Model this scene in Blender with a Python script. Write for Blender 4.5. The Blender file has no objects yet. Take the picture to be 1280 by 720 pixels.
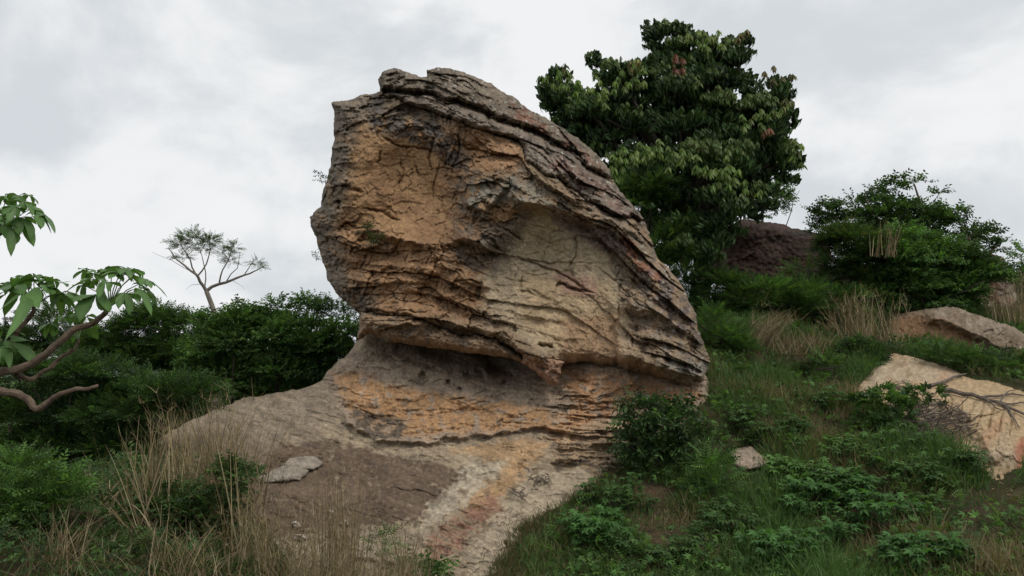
import bpy, math, random
import numpy as np
from mathutils import Vector

random.seed(7)
rng = np.random.default_rng(7)

# ------------------------------------------------------------------ camera, sky, sun
scene = bpy.context.scene
COL = scene.collection
F = 1280 * 26.0 / 36.0            # focal length in photo pixels
PITCH = math.atan(95.0 / F)
CAMZ = 3.0
cam_d = bpy.data.cameras.new('camera')
cam_d.lens = 26.0
cam_d.sensor_width = 36.0
cam_d.clip_start = 0.1
cam_d.clip_end = 20000
cam = bpy.data.objects.new('camera', cam_d)
cam.location = (0, 0, CAMZ)
cam.rotation_euler = (math.pi / 2 + PITCH, 0, 0)
COL.objects.link(cam)
scene.camera = cam
scene.view_settings.view_transform = 'Standard'
scene.view_settings.look = 'None'
scene.view_settings.gamma = 1
scene.view_settings.exposure = 0.0
scene.view_settings.use_curve_mapping = False

SUN_EL, SUN_AZ = math.radians(58), math.radians(128)   # azimuth clockwise from +Y (view direction)
world = bpy.data.worlds.new("World")
scene.world = world
world.use_nodes = True
nt = world.node_tree
nt.nodes.clear()
N = nt.nodes.new
out = N('ShaderNodeOutputWorld')
bg = N('ShaderNodeBackground')
bg.inputs['Strength'].default_value = 0.10
sky = N('ShaderNodeTexSky')
sky.sky_type = 'NISHITA'
sky.sun_disc = False
sky.sun_elevation = SUN_EL
sky.sun_rotation = SUN_AZ
tc = N('ShaderNodeTexCoord')
mp = N('ShaderNodeMapping')
mp.inputs['Scale'].default_value = (1.0, 1.0, 1.5)
mp.inputs['Location'].default_value = (1.9, 0.65, 0.4)
n1 = N('ShaderNodeTexNoise')
n1.inputs['Scale'].default_value = 3.4
n1.inputs['Detail'].default_value = 10
n1.inputs['Roughness'].default_value = 0.56
n1.inputs['Distortion'].default_value = 0.35
ramp = N('ShaderNodeValToRGB')
ramp.color_ramp.interpolation = 'EASE'
ramp.color_ramp.elements[0].position = 0.38
ramp.color_ramp.elements[0].color = (6.7, 7.05, 7.35, 1)
ramp.color_ramp.elements[1].position = 0.60
ramp.color_ramp.elements[1].color = (8.9, 9.0, 9.1, 1)
n2 = N('ShaderNodeTexNoise')
n2.inputs['Scale'].default_value = 1.3
n2.inputs['Detail'].default_value = 5
r2 = N('ShaderNodeMapRange')
r2.inputs['From Min'].default_value = 0.35
r2.inputs['From Max'].default_value = 0.62
r2.inputs['To Min'].default_value = 0.94
r2.inputs['To Max'].default_value = 1.0
mix = N('ShaderNodeMix')
mix.data_type = 'RGBA'
L = nt.links.new
L(tc.outputs['Generated'], mp.inputs['Vector'])
L(mp.outputs['Vector'], n1.inputs['Vector'])
L(mp.outputs['Vector'], n2.inputs['Vector'])
L(n1.outputs['Fac'], ramp.inputs['Fac'])
L(n2.outputs['Fac'], r2.inputs['Value'])
L(r2.outputs['Result'], mix.inputs['Factor'])
L(sky.outputs['Color'], mix.inputs['A'])
L(ramp.outputs['Color'], mix.inputs['B'])
L(mix.outputs['Result'], bg.inputs['Color'])
L(bg.outputs['Background'], out.inputs['Surface'])

sun_d = bpy.data.lights.new('sun', 'SUN')
sun_d.energy = 1.55
sun_d.angle = math.radians(25)
sun_d.color = (1.0, 0.93, 0.83)
sun = bpy.data.objects.new('sun', sun_d)
sv = Vector((math.sin(SUN_AZ) * math.cos(SUN_EL), math.cos(SUN_AZ) * math.cos(SUN_EL), math.sin(SUN_EL)))
sun.rotation_euler = (-sv).to_track_quat('-Z', 'Y').to_euler()
sun.location = (0, 0, 30)
COL.objects.link(sun)

# ------------------------------------------------------------------ numeric helpers
def P(px, py, Y):
    """photo pixel + distance along +Y -> world points (arrays or scalars)"""
    px, py, Y = np.asarray(px, float), np.asarray(py, float), np.asarray(Y, float)
    a, b = (px - 640) / F, (360 - py) / F
    dy = math.cos(PITCH) - b * math.sin(PITCH)
    dz = math.sin(PITCH) + b * math.cos(PITCH)
    return np.stack([a / dy * Y, Y + 0 * a, CAMZ + dz / dy * Y], -1)

def m_per_px(Y):
    return Y / F

def hsh(i, j, seed):
    i = np.asarray(i).astype(np.int64); j = np.asarray(j).astype(np.int64)
    h = (i * 374761393 + j * 668265263 + seed * 974634777) & 0xffffffff
    h = ((h ^ (h >> 13)) * 1274126177) & 0xffffffff
    h = ((h ^ (h >> 15)) * 2246822519) & 0xffffffff
    h = h ^ (h >> 16)
    return h / 4294967296.0

def gnoise(x, y, seed=0):
    x, y = np.broadcast_arrays(np.asarray(x, float), np.asarray(y, float))
    i, j = np.floor(x), np.floor(y)
    fx, fy = x - i, y - j
    def g(di, dj):
        a = hsh(i + di, j + dj, seed) * 2 * np.pi
        return np.cos(a) * (fx - di) + np.sin(a) * (fy - dj)
    u = fx * fx * fx * (fx * (fx * 6 - 15) + 10)
    v = fy * fy * fy * (fy * (fy * 6 - 15) + 10)
    a = g(0, 0) * (1 - u) + g(1, 0) * u
    b = g(0, 1) * (1 - u) + g(1, 1) * u
    return (a * (1 - v) + b * v) * 1.5

def fbm(x, y, octv=4, seed=0, gain=0.5):
    t, a, f = 0, 1.0, 1.0
    for k in range(octv):
        t = t + a * gnoise(x * f + 3.1 * k, y * f - 1.7 * k, seed + k)
        a *= gain; f *= 2.03
    return t

def voronoi(x, y, seed=0):
    i, j = np.floor(x), np.floor(y)
    f1 = np.full(x.shape, 9.0); f2 = f1.copy(); cid = np.zeros(x.shape)
    for di in (-1, 0, 1):
        for dj in (-1, 0, 1):
            a, b = i + di, j + dj
            d = np.hypot(a + hsh(a, b, seed) - x, b + hsh(a, b, seed + 1) - y)
            c = hsh(a, b, seed + 2)
            m = d < f1
            f2 = np.where(m, f1, np.minimum(f2, d))
            cid = np.where(m, c, cid)
            f1 = np.where(m, d, f1)
    return f1, f2, cid

def facets(x, y, seed=0):
    """broken-rock facets: every cell is a tilted plane, about -0.5..0.5"""
    i, j = np.floor(x), np.floor(y)
    f1 = np.full(x.shape, 9.0); o = np.zeros(x.shape)
    for di in (-1, 0, 1):
        for dj in (-1, 0, 1):
            a, b = i + di, j + dj
            dx, dy = x - a - hsh(a, b, seed), y - b - hsh(a, b, seed + 1)
            d = np.abs(dx) + np.abs(dy) * 1.1
            m = d < f1
            o = np.where(m, (hsh(a, b, seed + 2) - .5) * .7 + dx * (hsh(a, b, seed + 3) - .5) * 1.2 + dy * (hsh(a, b, seed + 4) - .65) * 1.3, o)
            f1 = np.where(m, d, f1)
    return o

def sstep(a, b, x):
    t = np.clip((x - a) / (b - a), 0, 1)
    return t * t * (3 - 2 * t)

class TPS:
    def __init__(self, pts, vals, lam=0.0, scale=100.0):
        p = np.asarray(pts, float) / scale
        self.s, self.p = scale, p
        n = len(p)
        K = self.phi(np.hypot(p[:, None, 0] - p[None, :, 0], p[:, None, 1] - p[None, :, 1]))
        A = np.zeros((n + 3, n + 3))
        A[:n, :n] = K + lam * np.eye(n)
        A[:n, n] = 1; A[:n, n + 1:] = p
        A[n:, :n] = A[:n, n:].T
        self.w = np.linalg.solve(A, np.concatenate([np.asarray(vals, float), [0, 0, 0]]))
    @staticmethod
    def phi(r):
        return np.where(r > 1e-9, r * r * np.log(np.maximum(r, 1e-9)), 0)
    def __call__(self, x, y):
        x, y = np.broadcast_arrays(np.asarray(x, float) / self.s, np.asarray(y, float) / self.s)
        o = self.w[-3] + self.w[-2] * x + self.w[-1] * y
        for (a, b), w in zip(self.p, self.w):
            o = o + w * self.phi(np.hypot(x - a, y - b))
        return o

def seg_dist(x, y, pts, closed):
    """distance to polyline, parameter 0..1 along, signed side (+ = above the line for left-to-right lines)"""
    pts = np.asarray(pts, float)
    n = len(pts)
    segs = [(k, (k + 1) % n) for k in range(n if closed else n - 1)]
    tot = sum(np.hypot(*(pts[b] - pts[a])) for a, b in segs)
    best = np.full(x.shape, 1e9); par = np.zeros(x.shape); side = np.zeros(x.shape)
    acc = 0
    for a, b in segs:
        (ax, ay), (bx, by) = pts[a], pts[b]
        vx, vy = bx - ax, by - ay
        l2 = vx * vx + vy * vy + 1e-9
        t = np.clip(((x - ax) * vx + (y - ay) * vy) / l2, 0, 1)
        dx, dy = x - ax - t * vx, y - ay - t * vy
        d = np.hypot(dx, dy)
        m = d < best
        best = np.where(m, d, best)
        par = np.where(m, (acc + t * math.sqrt(l2)) / tot, par)
        side = np.where(m, -(vx * dy - vy * dx), side)
        acc += math.sqrt(l2)
    return best, par, np.sign(side)

def sdf(x, y, poly):
    """signed distance to polygon, positive inside"""
    d, _, _ = seg_dist(x, y, poly, True)
    ins = np.zeros(x.shape, bool)
    n = len(poly)
    for k in range(n):
        (ax, ay), (bx, by) = poly[k], poly[(k + 1) % n]
        if ay == by: continue
        c = ((ay > y) != (by > y)) & (x < (bx - ax) * (y - ay) / (by - ay) + ax)
        ins ^= c
    return np.where(ins, d, -d)

# ------------------------------------------------------------------ object helpers
def tag(o, label=None, cat=None, group=None, kind=None):
    if label: o['label'] = label
    if cat: o['category'] = cat
    if group: o['group'] = group
    if kind: o['kind'] = kind
    return o

def link(name, data, parent=None):
    o = bpy.data.objects.new(name, data)
    COL.objects.link(o)
    if parent is not None: o.parent = parent
    return o

def mesh_np(name, V, T, mat, col=None, smooth=False, quads=False):
    """V (n,3), T (m,3) or (m,4) -> mesh datablock"""
    me = bpy.data.meshes.new(name)
    V = np.ascontiguousarray(V, np.float32); T = np.ascontiguousarray(T, np.int32)
    k = T.shape[1]
    me.vertices.add(len(V)); me.vertices.foreach_set('co', V.ravel())
    me.loops.add(T.size); me.loops.foreach_set('vertex_index', T.ravel())
    me.polygons.add(len(T))
    me.polygons.foreach_set('loop_start', np.arange(0, T.size, k, dtype=np.int32))
    if smooth:
        me.polygons.foreach_set('use_smooth', np.ones(len(T), bool))
    else:
        me.polygons.foreach_set('use_smooth', np.zeros(len(T), bool))
    if col is not None:
        at = me.color_attributes.new('Col', 'FLOAT_COLOR', 'POINT')
        c4 = np.ones((len(V), 4), np.float32); c4[:, :3] = np.clip(col, 0, 1)
        at.data.foreach_set('color', c4.ravel())
    me.materials.append(mat)
    me.update(calc_edges=True)
    return me

def empty(name, loc, label, cat, group=None):
    o = link(name, None)
    o.location = loc
    o.empty_display_size = 0.2
    return tag(o, label, cat, group)

def part(name, V, T, mat, parent, col=None, smooth=False):
    """world-space geometry as a child of an Empty (moved into its local frame)"""
    off = np.array(parent.location)
    return link(name, mesh_np(name, np.asarray(V) - off, T, mat, col, smooth), parent)

# ------------------------------------------------------------------ materials
def new_mat(name):
    m = bpy.data.materials.new(name)
    m.use_nodes = True
    nt = m.node_tree
    nt.nodes.clear()
    o = nt.nodes.new('ShaderNodeOutputMaterial')
    return m, nt, o

def rock_mat(name, scale=1.0, bump=0.6, speck=0.7):
    m, nt, o = new_mat(name)
    N, L = nt.nodes.new, nt.links.new
    b = N('ShaderNodeBsdfPrincipled')
    b.inputs['Roughness'].default_value = 0.9
    b.inputs['Specular IOR Level'].default_value = 0.18
    at = N('ShaderNodeAttribute'); at.attribute_name = 'Col'
    tc = N('ShaderNodeTexCoord')
    na = N('ShaderNodeTexNoise'); na.inputs['Scale'].default_value = 9 * scale; na.inputs['Detail'].default_value = 8; na.inputs['Roughness'].default_value = 0.65
    nb = N('ShaderNodeTexNoise'); nb.inputs['Scale'].default_value = 46 * scale; nb.inputs['Detail'].default_value = 5; nb.inputs['Roughness'].default_value = 0.7
    for n_ in (na, nb): L(tc.outputs['Object'], n_.inputs['Vector'])
    ma = N('ShaderNodeMapRange'); ma.inputs['From Min'].default_value = 0.3; ma.inputs['From Max'].default_value = 0.7
    ma.inputs['To Min'].default_value = 1 - 0.42 * speck; ma.inputs['To Max'].default_value = 1 + 0.42 * speck
    mb = N('ShaderNodeMapRange'); mb.inputs['From Min'].default_value = 0.3; mb.inputs['From Max'].default_value = 0.7
    mb.inputs['To Min'].default_value = 1 - 0.5 * speck; mb.inputs['To Max'].default_value = 1 + 0.5 * speck
    L(na.outputs['Fac'], ma.inputs['Value']); L(nb.outputs['Fac'], mb.inputs['Value'])
    mu = N('ShaderNodeMath'); mu.operation = 'MULTIPLY'
    L(ma.outputs['Result'], mu.inputs[0]); L(mb.outputs['Result'], mu.inputs[1])
    vm = N('ShaderNodeVectorMath'); vm.operation = 'SCALE'
    L(at.outputs['Color'], vm.inputs[0]); L(mu.outputs['Value'], vm.inputs['Scale'])
    L(vm.outputs['Vector'], b.inputs['Base Color'])
    add = N('ShaderNodeMath'); add.operation = 'ADD'
    L(na.outputs['Fac'], add.inputs[0]); L(nb.outputs['Fac'], add.inputs[1])
    bu = N('ShaderNodeBump'); bu.inputs['Strength'].default_value = bump; bu.inputs['Distance'].default_value = 0.05
    L(add.outputs['Value'], bu.inputs['Height'])
    L(bu.outputs['Normal'], b.inputs['Normal'])
    L(b.outputs['BSDF'], o.inputs['Surface'])
    return m

def leaf_mat(name, trans=0.3, rough=0.42, spec=0.35):
    m, nt, o = new_mat(name)
    N, L = nt.nodes.new, nt.links.new
    at = N('ShaderNodeAttribute'); at.attribute_name = 'Col'
    b = N('ShaderNodeBsdfPrincipled')
    b.inputs['Roughness'].default_value = rough
    b.inputs['Specular IOR Level'].default_value = spec
    t = N('ShaderNodeBsdfTranslucent')
    sc_ = N('ShaderNodeVectorMath'); sc_.operation = 'MULTIPLY'; sc_.inputs[1].default_value = (1.5, 1.6, 0.7)
    mx = N('ShaderNodeMixShader'); mx.inputs['Fac'].default_value = trans
    tcn = N('ShaderNodeTexCoord')
    nz = N('ShaderNodeTexNoise'); nz.inputs['Scale'].default_value = 14; nz.inputs['Detail'].default_value = 3
    mr = N('ShaderNodeMapRange'); mr.inputs['From Min'].default_value = 0.3; mr.inputs['From Max'].default_value = 0.7
    mr.inputs['To Min'].default_value = 0.75; mr.inputs['To Max'].default_value = 1.25
    L(tcn.outputs['Object'], nz.inputs['Vector']); L(nz.outputs['Fac'], mr.inputs['Value'])
    vs = N('ShaderNodeVectorMath'); vs.operation = 'SCALE'
    L(at.outputs['Color'], vs.inputs[0]); L(mr.outputs['Result'], vs.inputs['Scale'])
    L(vs.outputs['Vector'], b.inputs['Base Color'])
    L(vs.outputs['Vector'], sc_.inputs[0]); L(sc_.outputs['Vector'], t.inputs['Color'])
    L(b.outputs['BSDF'], mx.inputs[1]); L(t.outputs['BSDF'], mx.inputs[2])
    L(mx.outputs['Shader'], o.inputs['Surface'])
    return m

def bark_mat(name, ca, cb, scale=8.0):
    m, nt, o = new_mat(name)
    N, L = nt.nodes.new, nt.links.new
    b = N('ShaderNodeBsdfPrincipled'); b.inputs['Roughness'].default_value = 0.88
    tc = N('ShaderNodeTexCoord')
    n = N('ShaderNodeTexNoise'); n.inputs['Scale'].default_value = scale; n.inputs['Detail'].default_value = 7; n.inputs['Roughness'].default_value = 0.7
    r = N('ShaderNodeValToRGB')
    r.color_ramp.elements[0].position = 0.32; r.color_ramp.elements[0].color = (*ca, 1)
    r.color_ramp.elements[1].position = 0.68; r.color_ramp.elements[1].color = (*cb, 1)
    L(tc.outputs['Object'], n.inputs['Vector']); L(n.outputs['Fac'], r.inputs['Fac']); L(r.outputs['Color'], b.inputs['Base Color'])
    bu = N('ShaderNodeBump'); bu.inputs['Strength'].default_value = 0.7; bu.inputs['Distance'].default_value = 0.02
    L(n.outputs['Fac'], bu.inputs['Height']); L(bu.outputs['Normal'], b.inputs['Normal'])
    L(b.outputs['BSDF'], o.inputs['Surface'])
    return m

def ground_mat():
    m, nt, o = new_mat('hill_soil')
    N, L = nt.nodes.new, nt.links.new
    b = N('ShaderNodeBsdfPrincipled'); b.inputs['Roughness'].default_value = 0.95; b.inputs['Specular IOR Level'].default_value = 0.1
    tc = N('ShaderNodeTexCoord')
    n = N('ShaderNodeTexNoise'); n.inputs['Scale'].default_value = 0.9; n.inputs['Detail'].default_value = 8; n.inputs['Roughness'].default_value = 0.62
    r = N('ShaderNodeValToRGB')
    e = r.color_ramp.elements
    e[0].position = 0.36; e[0].color = (0.030, 0.040, 0.014, 1)
    e[1].position = 0.66; e[1].color = (0.115, 0.080, 0.050, 1)
    k = e.new(0.5); k.color = (0.060, 0.052, 0.028, 1)
    n2 = N('ShaderNodeTexNoise'); n2.inputs['Scale'].default_value = 24; n2.inputs['Detail'].default_value = 6; n2.inputs['Roughness'].default_value = 0.75
    mr = N('ShaderNodeMapRange'); mr.inputs['From Min'].default_value = 0.3; mr.inputs['From Max'].default_value = 0.7
    mr.inputs['To Min'].default_value = 0.45; mr.inputs['To Max'].default_value = 1.55
    vs = N('ShaderNodeVectorMath'); vs.operation = 'SCALE'
    L(tc.outputs['Object'], n.inputs['Vector']); L(tc.outputs['Object'], n2.inputs['Vector'])
    L(n.outputs['Fac'], r.inputs['Fac']); L(n2.outputs['Fac'], mr.inputs['Value'])
    L(r.outputs['Color'], vs.inputs[0]); L(mr.outputs['Result'], vs.inputs['Scale'])
    L(vs.outputs['Vector'], b.inputs['Base Color'])
    bu = N('ShaderNodeBump'); bu.inputs['Strength'].default_value = 0.8; bu.inputs['Distance'].default_value = 0.06
    L(n2.outputs['Fac'], bu.inputs['Height']); L(bu.outputs['Normal'], b.inputs['Normal'])
    L(b.outputs['BSDF'], o.inputs['Surface'])
    return m

M_ROCK = rock_mat('weathered_sandstone')
M_SLAB = rock_mat('worn_bedrock', 1.3, 0.6, 0.7)
M_LEAF = leaf_mat('leaf_soft', 0.35, 0.55, 0.18)
M_GLOSS = leaf_mat('leaf_glossy', 0.25, 0.45, 0.28)
M_DRY = leaf_mat('dry_grass', 0.25, 0.8, 0.1)
M_GRASS = leaf_mat('green_grass', 0.3, 0.6, 0.2)
M_BARK = bark_mat('brown_bark', (0.055, 0.036, 0.024), (0.20, 0.145, 0.10))
M_PALE = bark_mat('pale_bark', (0.10, 0.085, 0.07), (0.26, 0.23, 0.19))
M_DARK = bark_mat('dark_bark', (0.02, 0.016, 0.012), (0.07, 0.055, 0.04))
M_DEAD = bark_mat('dead_wood', (0.05, 0.04, 0.034), (0.17, 0.14, 0.115), 14)
M_SOIL = ground_mat()

# ------------------------------------------------------------------ terrain
gp = [(640, 720, 9.1), (665, 660, 10.3), (720, 630, 11.1), (770, 600, 11.9), (800, 570, 12.5), (850, 530, 13.3), (890, 492, 14.2),
      (900, 430, 16.6), (900, 380, 20), (1000, 400, 20), (1000, 480, 15.8), (1000, 600, 12), (1000, 700, 9.8), (1150, 650, 10.3),
      (1270, 610, 10.9), (1270, 720, 8.5), (1090, 480, 15), (1150, 445, 17.3), (1270, 462, 16), (1270, 402, 20.5), (1100, 392, 20.5),
      (950, 345, 25), (1100, 340, 26), (1250, 345, 26),
      (500, 640, 11.6), (400, 690, 10.5), (560, 700, 10.3), (600, 580, 13.2), (450, 560, 13.6), (350, 560, 13.9), (640, 500, 15.5), (800, 480, 15.5),
      (330, 720, 8.7), (200, 720, 7.7), (50, 720, 6.9), (200, 640, 9.2), (225, 600, 10.6)]
gw = [tuple(P(*g)) for g in gp]
gw += [(-6.2, 14.5, 0.0), (-6, 17, -0.8), (-9, 11, 0.7), (-9, 16, -0.4), (-12, 22, -1.6), (-4, 21, 0.0), (1, 22, 1.4), (4, 23, 3.0),
       (0, 3.5, 0.1), (-6, 3.5, 0.6), (7, 4, 0.9), (12, 6, 1.6), (-14, 6, 0.4), (20, 12, 3.2), (24, 22, 5.2), (14, 34, 7.2), (4, 34, 3.0), (-12, 34, -4.0), (-24, 20, -3.5), (28, 34, 6.0)]
gw = np.array(gw)
TPS_G = TPS(gw[:, :2], gw[:, 2], lam=0.02, scale=10.0)
def gz0(x, y):
    x, y = np.asarray(x, float), np.asarray(y, float)
    z = TPS_G(np.clip(x, -28, 30), np.clip(y, 2, 38))
    d = np.maximum(np.abs(x - 2) - 26, 0) + np.maximum(np.abs(y - 20) - 17, 0)
    w = sstep(0, 40, d)
    far = -14 + 3 * gnoise(x / 170, y / 170, 5)
    return z * (1 - w) + far * w
def gz(x, y):
    return gz0(x, y) + 0.07 * fbm(np.asarray(x) / 1.3, np.asarray(y) / 1.3, 3, 11)

def axis(lo, hi, step, far):
    a = np.arange(lo, hi + 1e-6, step)
    g = [step]
    while sum(g) < far: g.append(g[-1] * 1.22)
    o = np.cumsum(g[1:])
    return np.concatenate([lo - o[::-1], a, hi + o])
ax_, ay_ = axis(-13, 19, 0.2, 6000), axis(1, 30, 0.2, 6000)
GX, GY = np.meshgrid(ax_, ay_)
GZ = gz(GX, GY)
nx, ny = len(ax_), len(ay_)
idx = np.arange(nx * ny).reshape(ny, nx)
Q = np.stack([idx[:-1, :-1], idx[:-1, 1:], idx[1:, 1:], idx[1:, :-1]], -1).reshape(-1, 4)
g = link('ground', mesh_np('ground', np.stack([GX, GY, GZ], -1).reshape(-1, 3), Q, M_SOIL, smooth=True))
tag(g, 'brown earth hillside falling away to the left', kind='structure')

# far low hills beyond the valley
hx = np.linspace(-1500, 900, 160)
rows = []
for k, (yy, hh) in enumerate([(900, -16), (1000, 0.3), (1100, 0.8), (1250, 1.0), (1500, -16)]):
    top = 10 + 7 * fbm(hx / 260, hx * 0 + 3.3, 4, 21) + 1.5 * gnoise(hx / 25, hx * 0, 4)
    rows.append(np.stack([hx, hx * 0 + yy + 60 * gnoise(hx / 200, hx * 0 + k, 9), (top * hh if hh > 0 else hx * 0 + hh)], -1))
HV = np.array(rows)
idx = np.arange(5 * 160).reshape(5, 160)
Q = np.stack([idx[:-1, :-1], idx[:-1, 1:], idx[1:, 1:], idx[1:, :-1]], -1).reshape(-1, 4)
hm, hnt, ho = new_mat('wooded_hills')
hb = hnt.nodes.new('ShaderNodeBsdfPrincipled'); hb.inputs['Roughness'].default_value = 1
hn = hnt.nodes.new('ShaderNodeTexNoise'); hn.inputs['Scale'].default_value = 0.05; hn.inputs['Detail'].default_value = 6
hr = hnt.nodes.new('ShaderNodeValToRGB'); hr.color_ramp.elements[0].color = (0.07, 0.10, 0.08, 1); hr.color_ramp.elements[1].color = (0.16, 0.20, 0.17, 1)
hnt.links.new(hn.outputs['Fac'], hr.inputs['Fac']); hnt.links.new(hr.outputs['Color'], hb.inputs['Base Color']); hnt.links.new(hb.outputs['BSDF'], ho.inputs['Surface'])
tag(link('hills', mesh_np('hills', HV.reshape(-1, 3), Q, hm, smooth=True)), 'low wooded hills on the far side of the valley', kind='structure')

# ------------------------------------------------------------------ rock builder
OCC = set()          # 0.1 m cells where bedrock lies above the soil
def note_rock(V):
    z = gz0(V[:, 0], V[:, 1])
    k = V[:, 2] > z - 0.03
    for a, b in set(zip(np.floor(V[k, 0] / 0.1).astype(int).tolist(), np.floor(V[k, 1] / 0.1).astype(int).tolist())): OCC.add((a, b))

def grid_body(sd, X, Y_, D, colr, thick, edge_w, edge_d, skirt=None):
    """closed body over the pixels where sd > 0; D front distance, the rim rounded back by edge_d over edge_w px;
    the back bulges straight along +Y by `thick` (or a skirt runs back and down into the ground)"""
    inside = sd > -0.0
    quad = inside[:-1, :-1] & inside[:-1, 1:] & inside[1:, 1:] & inside[1:, :-1]
    used = np.zeros(sd.shape, bool)
    used[:-1, :-1] |= quad; used[:-1, 1:] |= quad; used[1:, 1:] |= quad; used[1:, :-1] |= quad
    cnt = np.zeros(sd.shape, int)
    cnt[:-1, :-1] += quad; cnt[:-1, 1:] += quad; cnt[1:, 1:] += quad; cnt[1:, :-1] += quad
    border = used & (cnt < 4)
    # ease the stair-steps of the rim onto the zero line
    gy, gx = np.gradient(sd)
    st = X[0, 1] - X[0, 0]
    gx, gy = gx / st, gy / st
    gl = np.maximum(gx * gx + gy * gy, 0.2)
    mv = np.where(border, np.clip(sd, -1, 1.2), 0)
    Xm, Ym = X - mv * gx / gl, Y_ - mv * gy / gl
    e = np.clip(sd / edge_w, 0, 1)
    rim = 1 - np.sqrt(np.clip(1 - (1 - e) ** 2, 0, 1))
    Df = D + edge_d * rim
    fi = -np.ones(sd.shape, int)
    n = used.sum()
    fi[used] = np.arange(n)
    front = P(Xm[used], Ym[used], Df[used])
    cf = colr[used]
    a, b, c, d = fi[:-1, :-1][quad], fi[:-1, 1:][quad], fi[1:, 1:][quad], fi[1:, :-1][quad]
    faces = [np.stack([a, d, c, b], -1)]
    V = [front]; C = [cf]
    if skirt is None:
        bi = fi.copy()
        inner = used & ~border
        bi[inner] = n + np.arange(inner.sum())
        eb = np.clip(sd / (edge_w * 5), 0, 1)
        T = thick * np.sqrt(np.clip(1 - (1 - eb) ** 2, 0, 1))
        sm = D.copy()
        back = P(Xm[inner], Ym[inner], Df[inner])
        base = np.median(Df[used])
        back[:, 1] = np.maximum(back[:, 1] + 0.02, base * 0.3 + Df[inner] * 0.7) + T[inner]
        V.append(back); C.append(cf[inner[used]])
        a, b, c, d = bi[:-1, :-1][quad], bi[:-1, 1:][quad], bi[1:, 1:][quad], bi[1:, :-1][quad]
        faces.append(np.stack([a, b, c, d], -1))
    else:
        # boundary edges of the used quads
        ed = {}
        for q in faces[0][(cnt[:-1, :-1][quad] < 4) | (cnt[:-1, 1:][quad] < 4) | (cnt[1:, 1:][quad] < 4) | (cnt[1:, :-1][quad] < 4)].tolist():
            for u, w in zip(q, q[1:] + q[:1]):
                if (w, u) in ed: del ed[(w, u)]
                else: ed[(u, w)] = 1
        ring = sorted({u for k in ed for u in k})
        off = {}
        base = n
        rings = []
        for lev, (dy, dz) in enumerate(skirt):
            rp = front[ring] + np.array([0, dy, dz])
            V.append(rp); C.append(cf[ring])
            rings.append({u: base + k for k, u in enumerate(ring)})
            base += len(ring)
        fs = []
        prev = {u: u for u in ring}
        for r in rings:
            fs += [(w, u, None, None) for u, w in ()]
            for (u, w) in ed: fs.append((w, u, 0, 0) and (prev[w], prev[u], r[u], r[w]))
            prev = r
        if fs: faces.append(np.array(fs))
    return np.concatenate(V), np.concatenate(faces), np.concatenate(C)

def grid(x0, x1, y0, y1, step=1.0):
    return np.meshgrid(np.arange(x0, x1 + 1e-6, step), np.arange(y0, y1 + 1e-6, step))

def warp(X, Y, a1=3.0, a2=1.3, seed=0):
    wx = X + a1 * fbm(X / 26, Y / 26, 2, seed) + a2 * fbm(X / 7, Y / 7, 2, seed + 7)
    wy = Y + a1 * fbm(X / 26 + 40, Y / 26, 2, seed + 3) + a2 * fbm(X / 7, Y / 7 + 40, 2, seed + 11)
    return wx, wy

def ledge(D, X, Y, pts, h, below, above, seed, taper=0.12):
    """push the rock out along a line: full at the line, sloping back over `above` px upward and `below` px downward"""
    d, t, s = seg_dist(X, Y, pts, False)
    tp = sstep(0, taper, t) * sstep(0, taper, 1 - t) * (0.75 + 0.45 * gnoise(t * 9, t * 0, seed))
    up = np.exp(-d / above)
    dn = np.clip(1 - d / below, 0, 1)
    return D - h * tp * np.where(s > 0, up, dn)

def crack(D, X, Y, pts, w, depth):
    d, t, s = seg_dist(X, Y, pts, False)
    tp = np.clip(np.minimum(t, 1 - t) * 6, 0.15, 1)
    return D + depth * np.exp(-(d / (w * tp)) ** 2) * tp

def strata(S, T, period, seed, sharp=0.18):
    """stepped bedding: offset per layer, changing along the bed"""
    s = S / period + 0.35 * gnoise(S / (period * 2.7), T / 130, seed + 5)
    c = np.floor(s); f = s - c
    r0 = gnoise(c * 7.31 + 0.5, T / 70 + c * 3.7, seed)
    r1 = gnoise((c + 1) * 7.31 + 0.5, T / 70 + (c + 1) * 3.7, seed)
    k = sstep(1 - sharp, 1, f)
    return r0 * (1 - k) + r1 * k, np.minimum(f, 1 - f)

def saw(S, T, period, seed, along=60):
    """beds whose lower lip stands proud and cuts back sharply: 0 at a bed's top, -1 at its lip"""
    s = S / period + 0.4 * gnoise(S / (period * 2.3), T / 110, seed + 5) + 0.12 * gnoise(T / 14, S / 9, seed + 6)
    c = np.floor(s); f = s - c
    a = np.clip(0.55 + 0.6 * gnoise(c * 7.31 + 0.5, T / along + c * 3.7, seed), 0, 1.1)
    return -(f ** 2.2) * a * sstep(-0.25, 0.25, gnoise(T / (along * .7) + c * 5.1, c * 3.3 + .5, seed + 2) + 0.1)

def blocks(S, T, period, width, seed, wob=0.25):
    """jointed beds: (random offset per block -0.5..0.5, px to the nearest joint)"""
    s = S / period + wob * gnoise(S / (period * 2.3), T / 160, seed + 5) + 0.045 * gnoise(T / 11, S / 8, seed + 6)
    c = np.floor(s); f = s - c
    t = T / width + 9 * hsh(c, c * 0 + 3, seed) + 0.35 * gnoise(T / width * .6, c * 2.7, seed + 1) + 0.04 * gnoise(T / 9, S / 9, seed + 8)
    b = np.floor(t); g = t - b
    return hsh(c, b, seed + 3) - 0.5, np.minimum(np.minimum(f, 1 - f) * period, np.minimum(g, 1 - g) * width), f

def mixc(C, c, m):
    return C * (1 - m[..., None]) + np.array(c) * m[..., None]

def region(X, Y, poly, feather):
    return sstep(-feather, feather, sdf(X, Y, poly))

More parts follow.
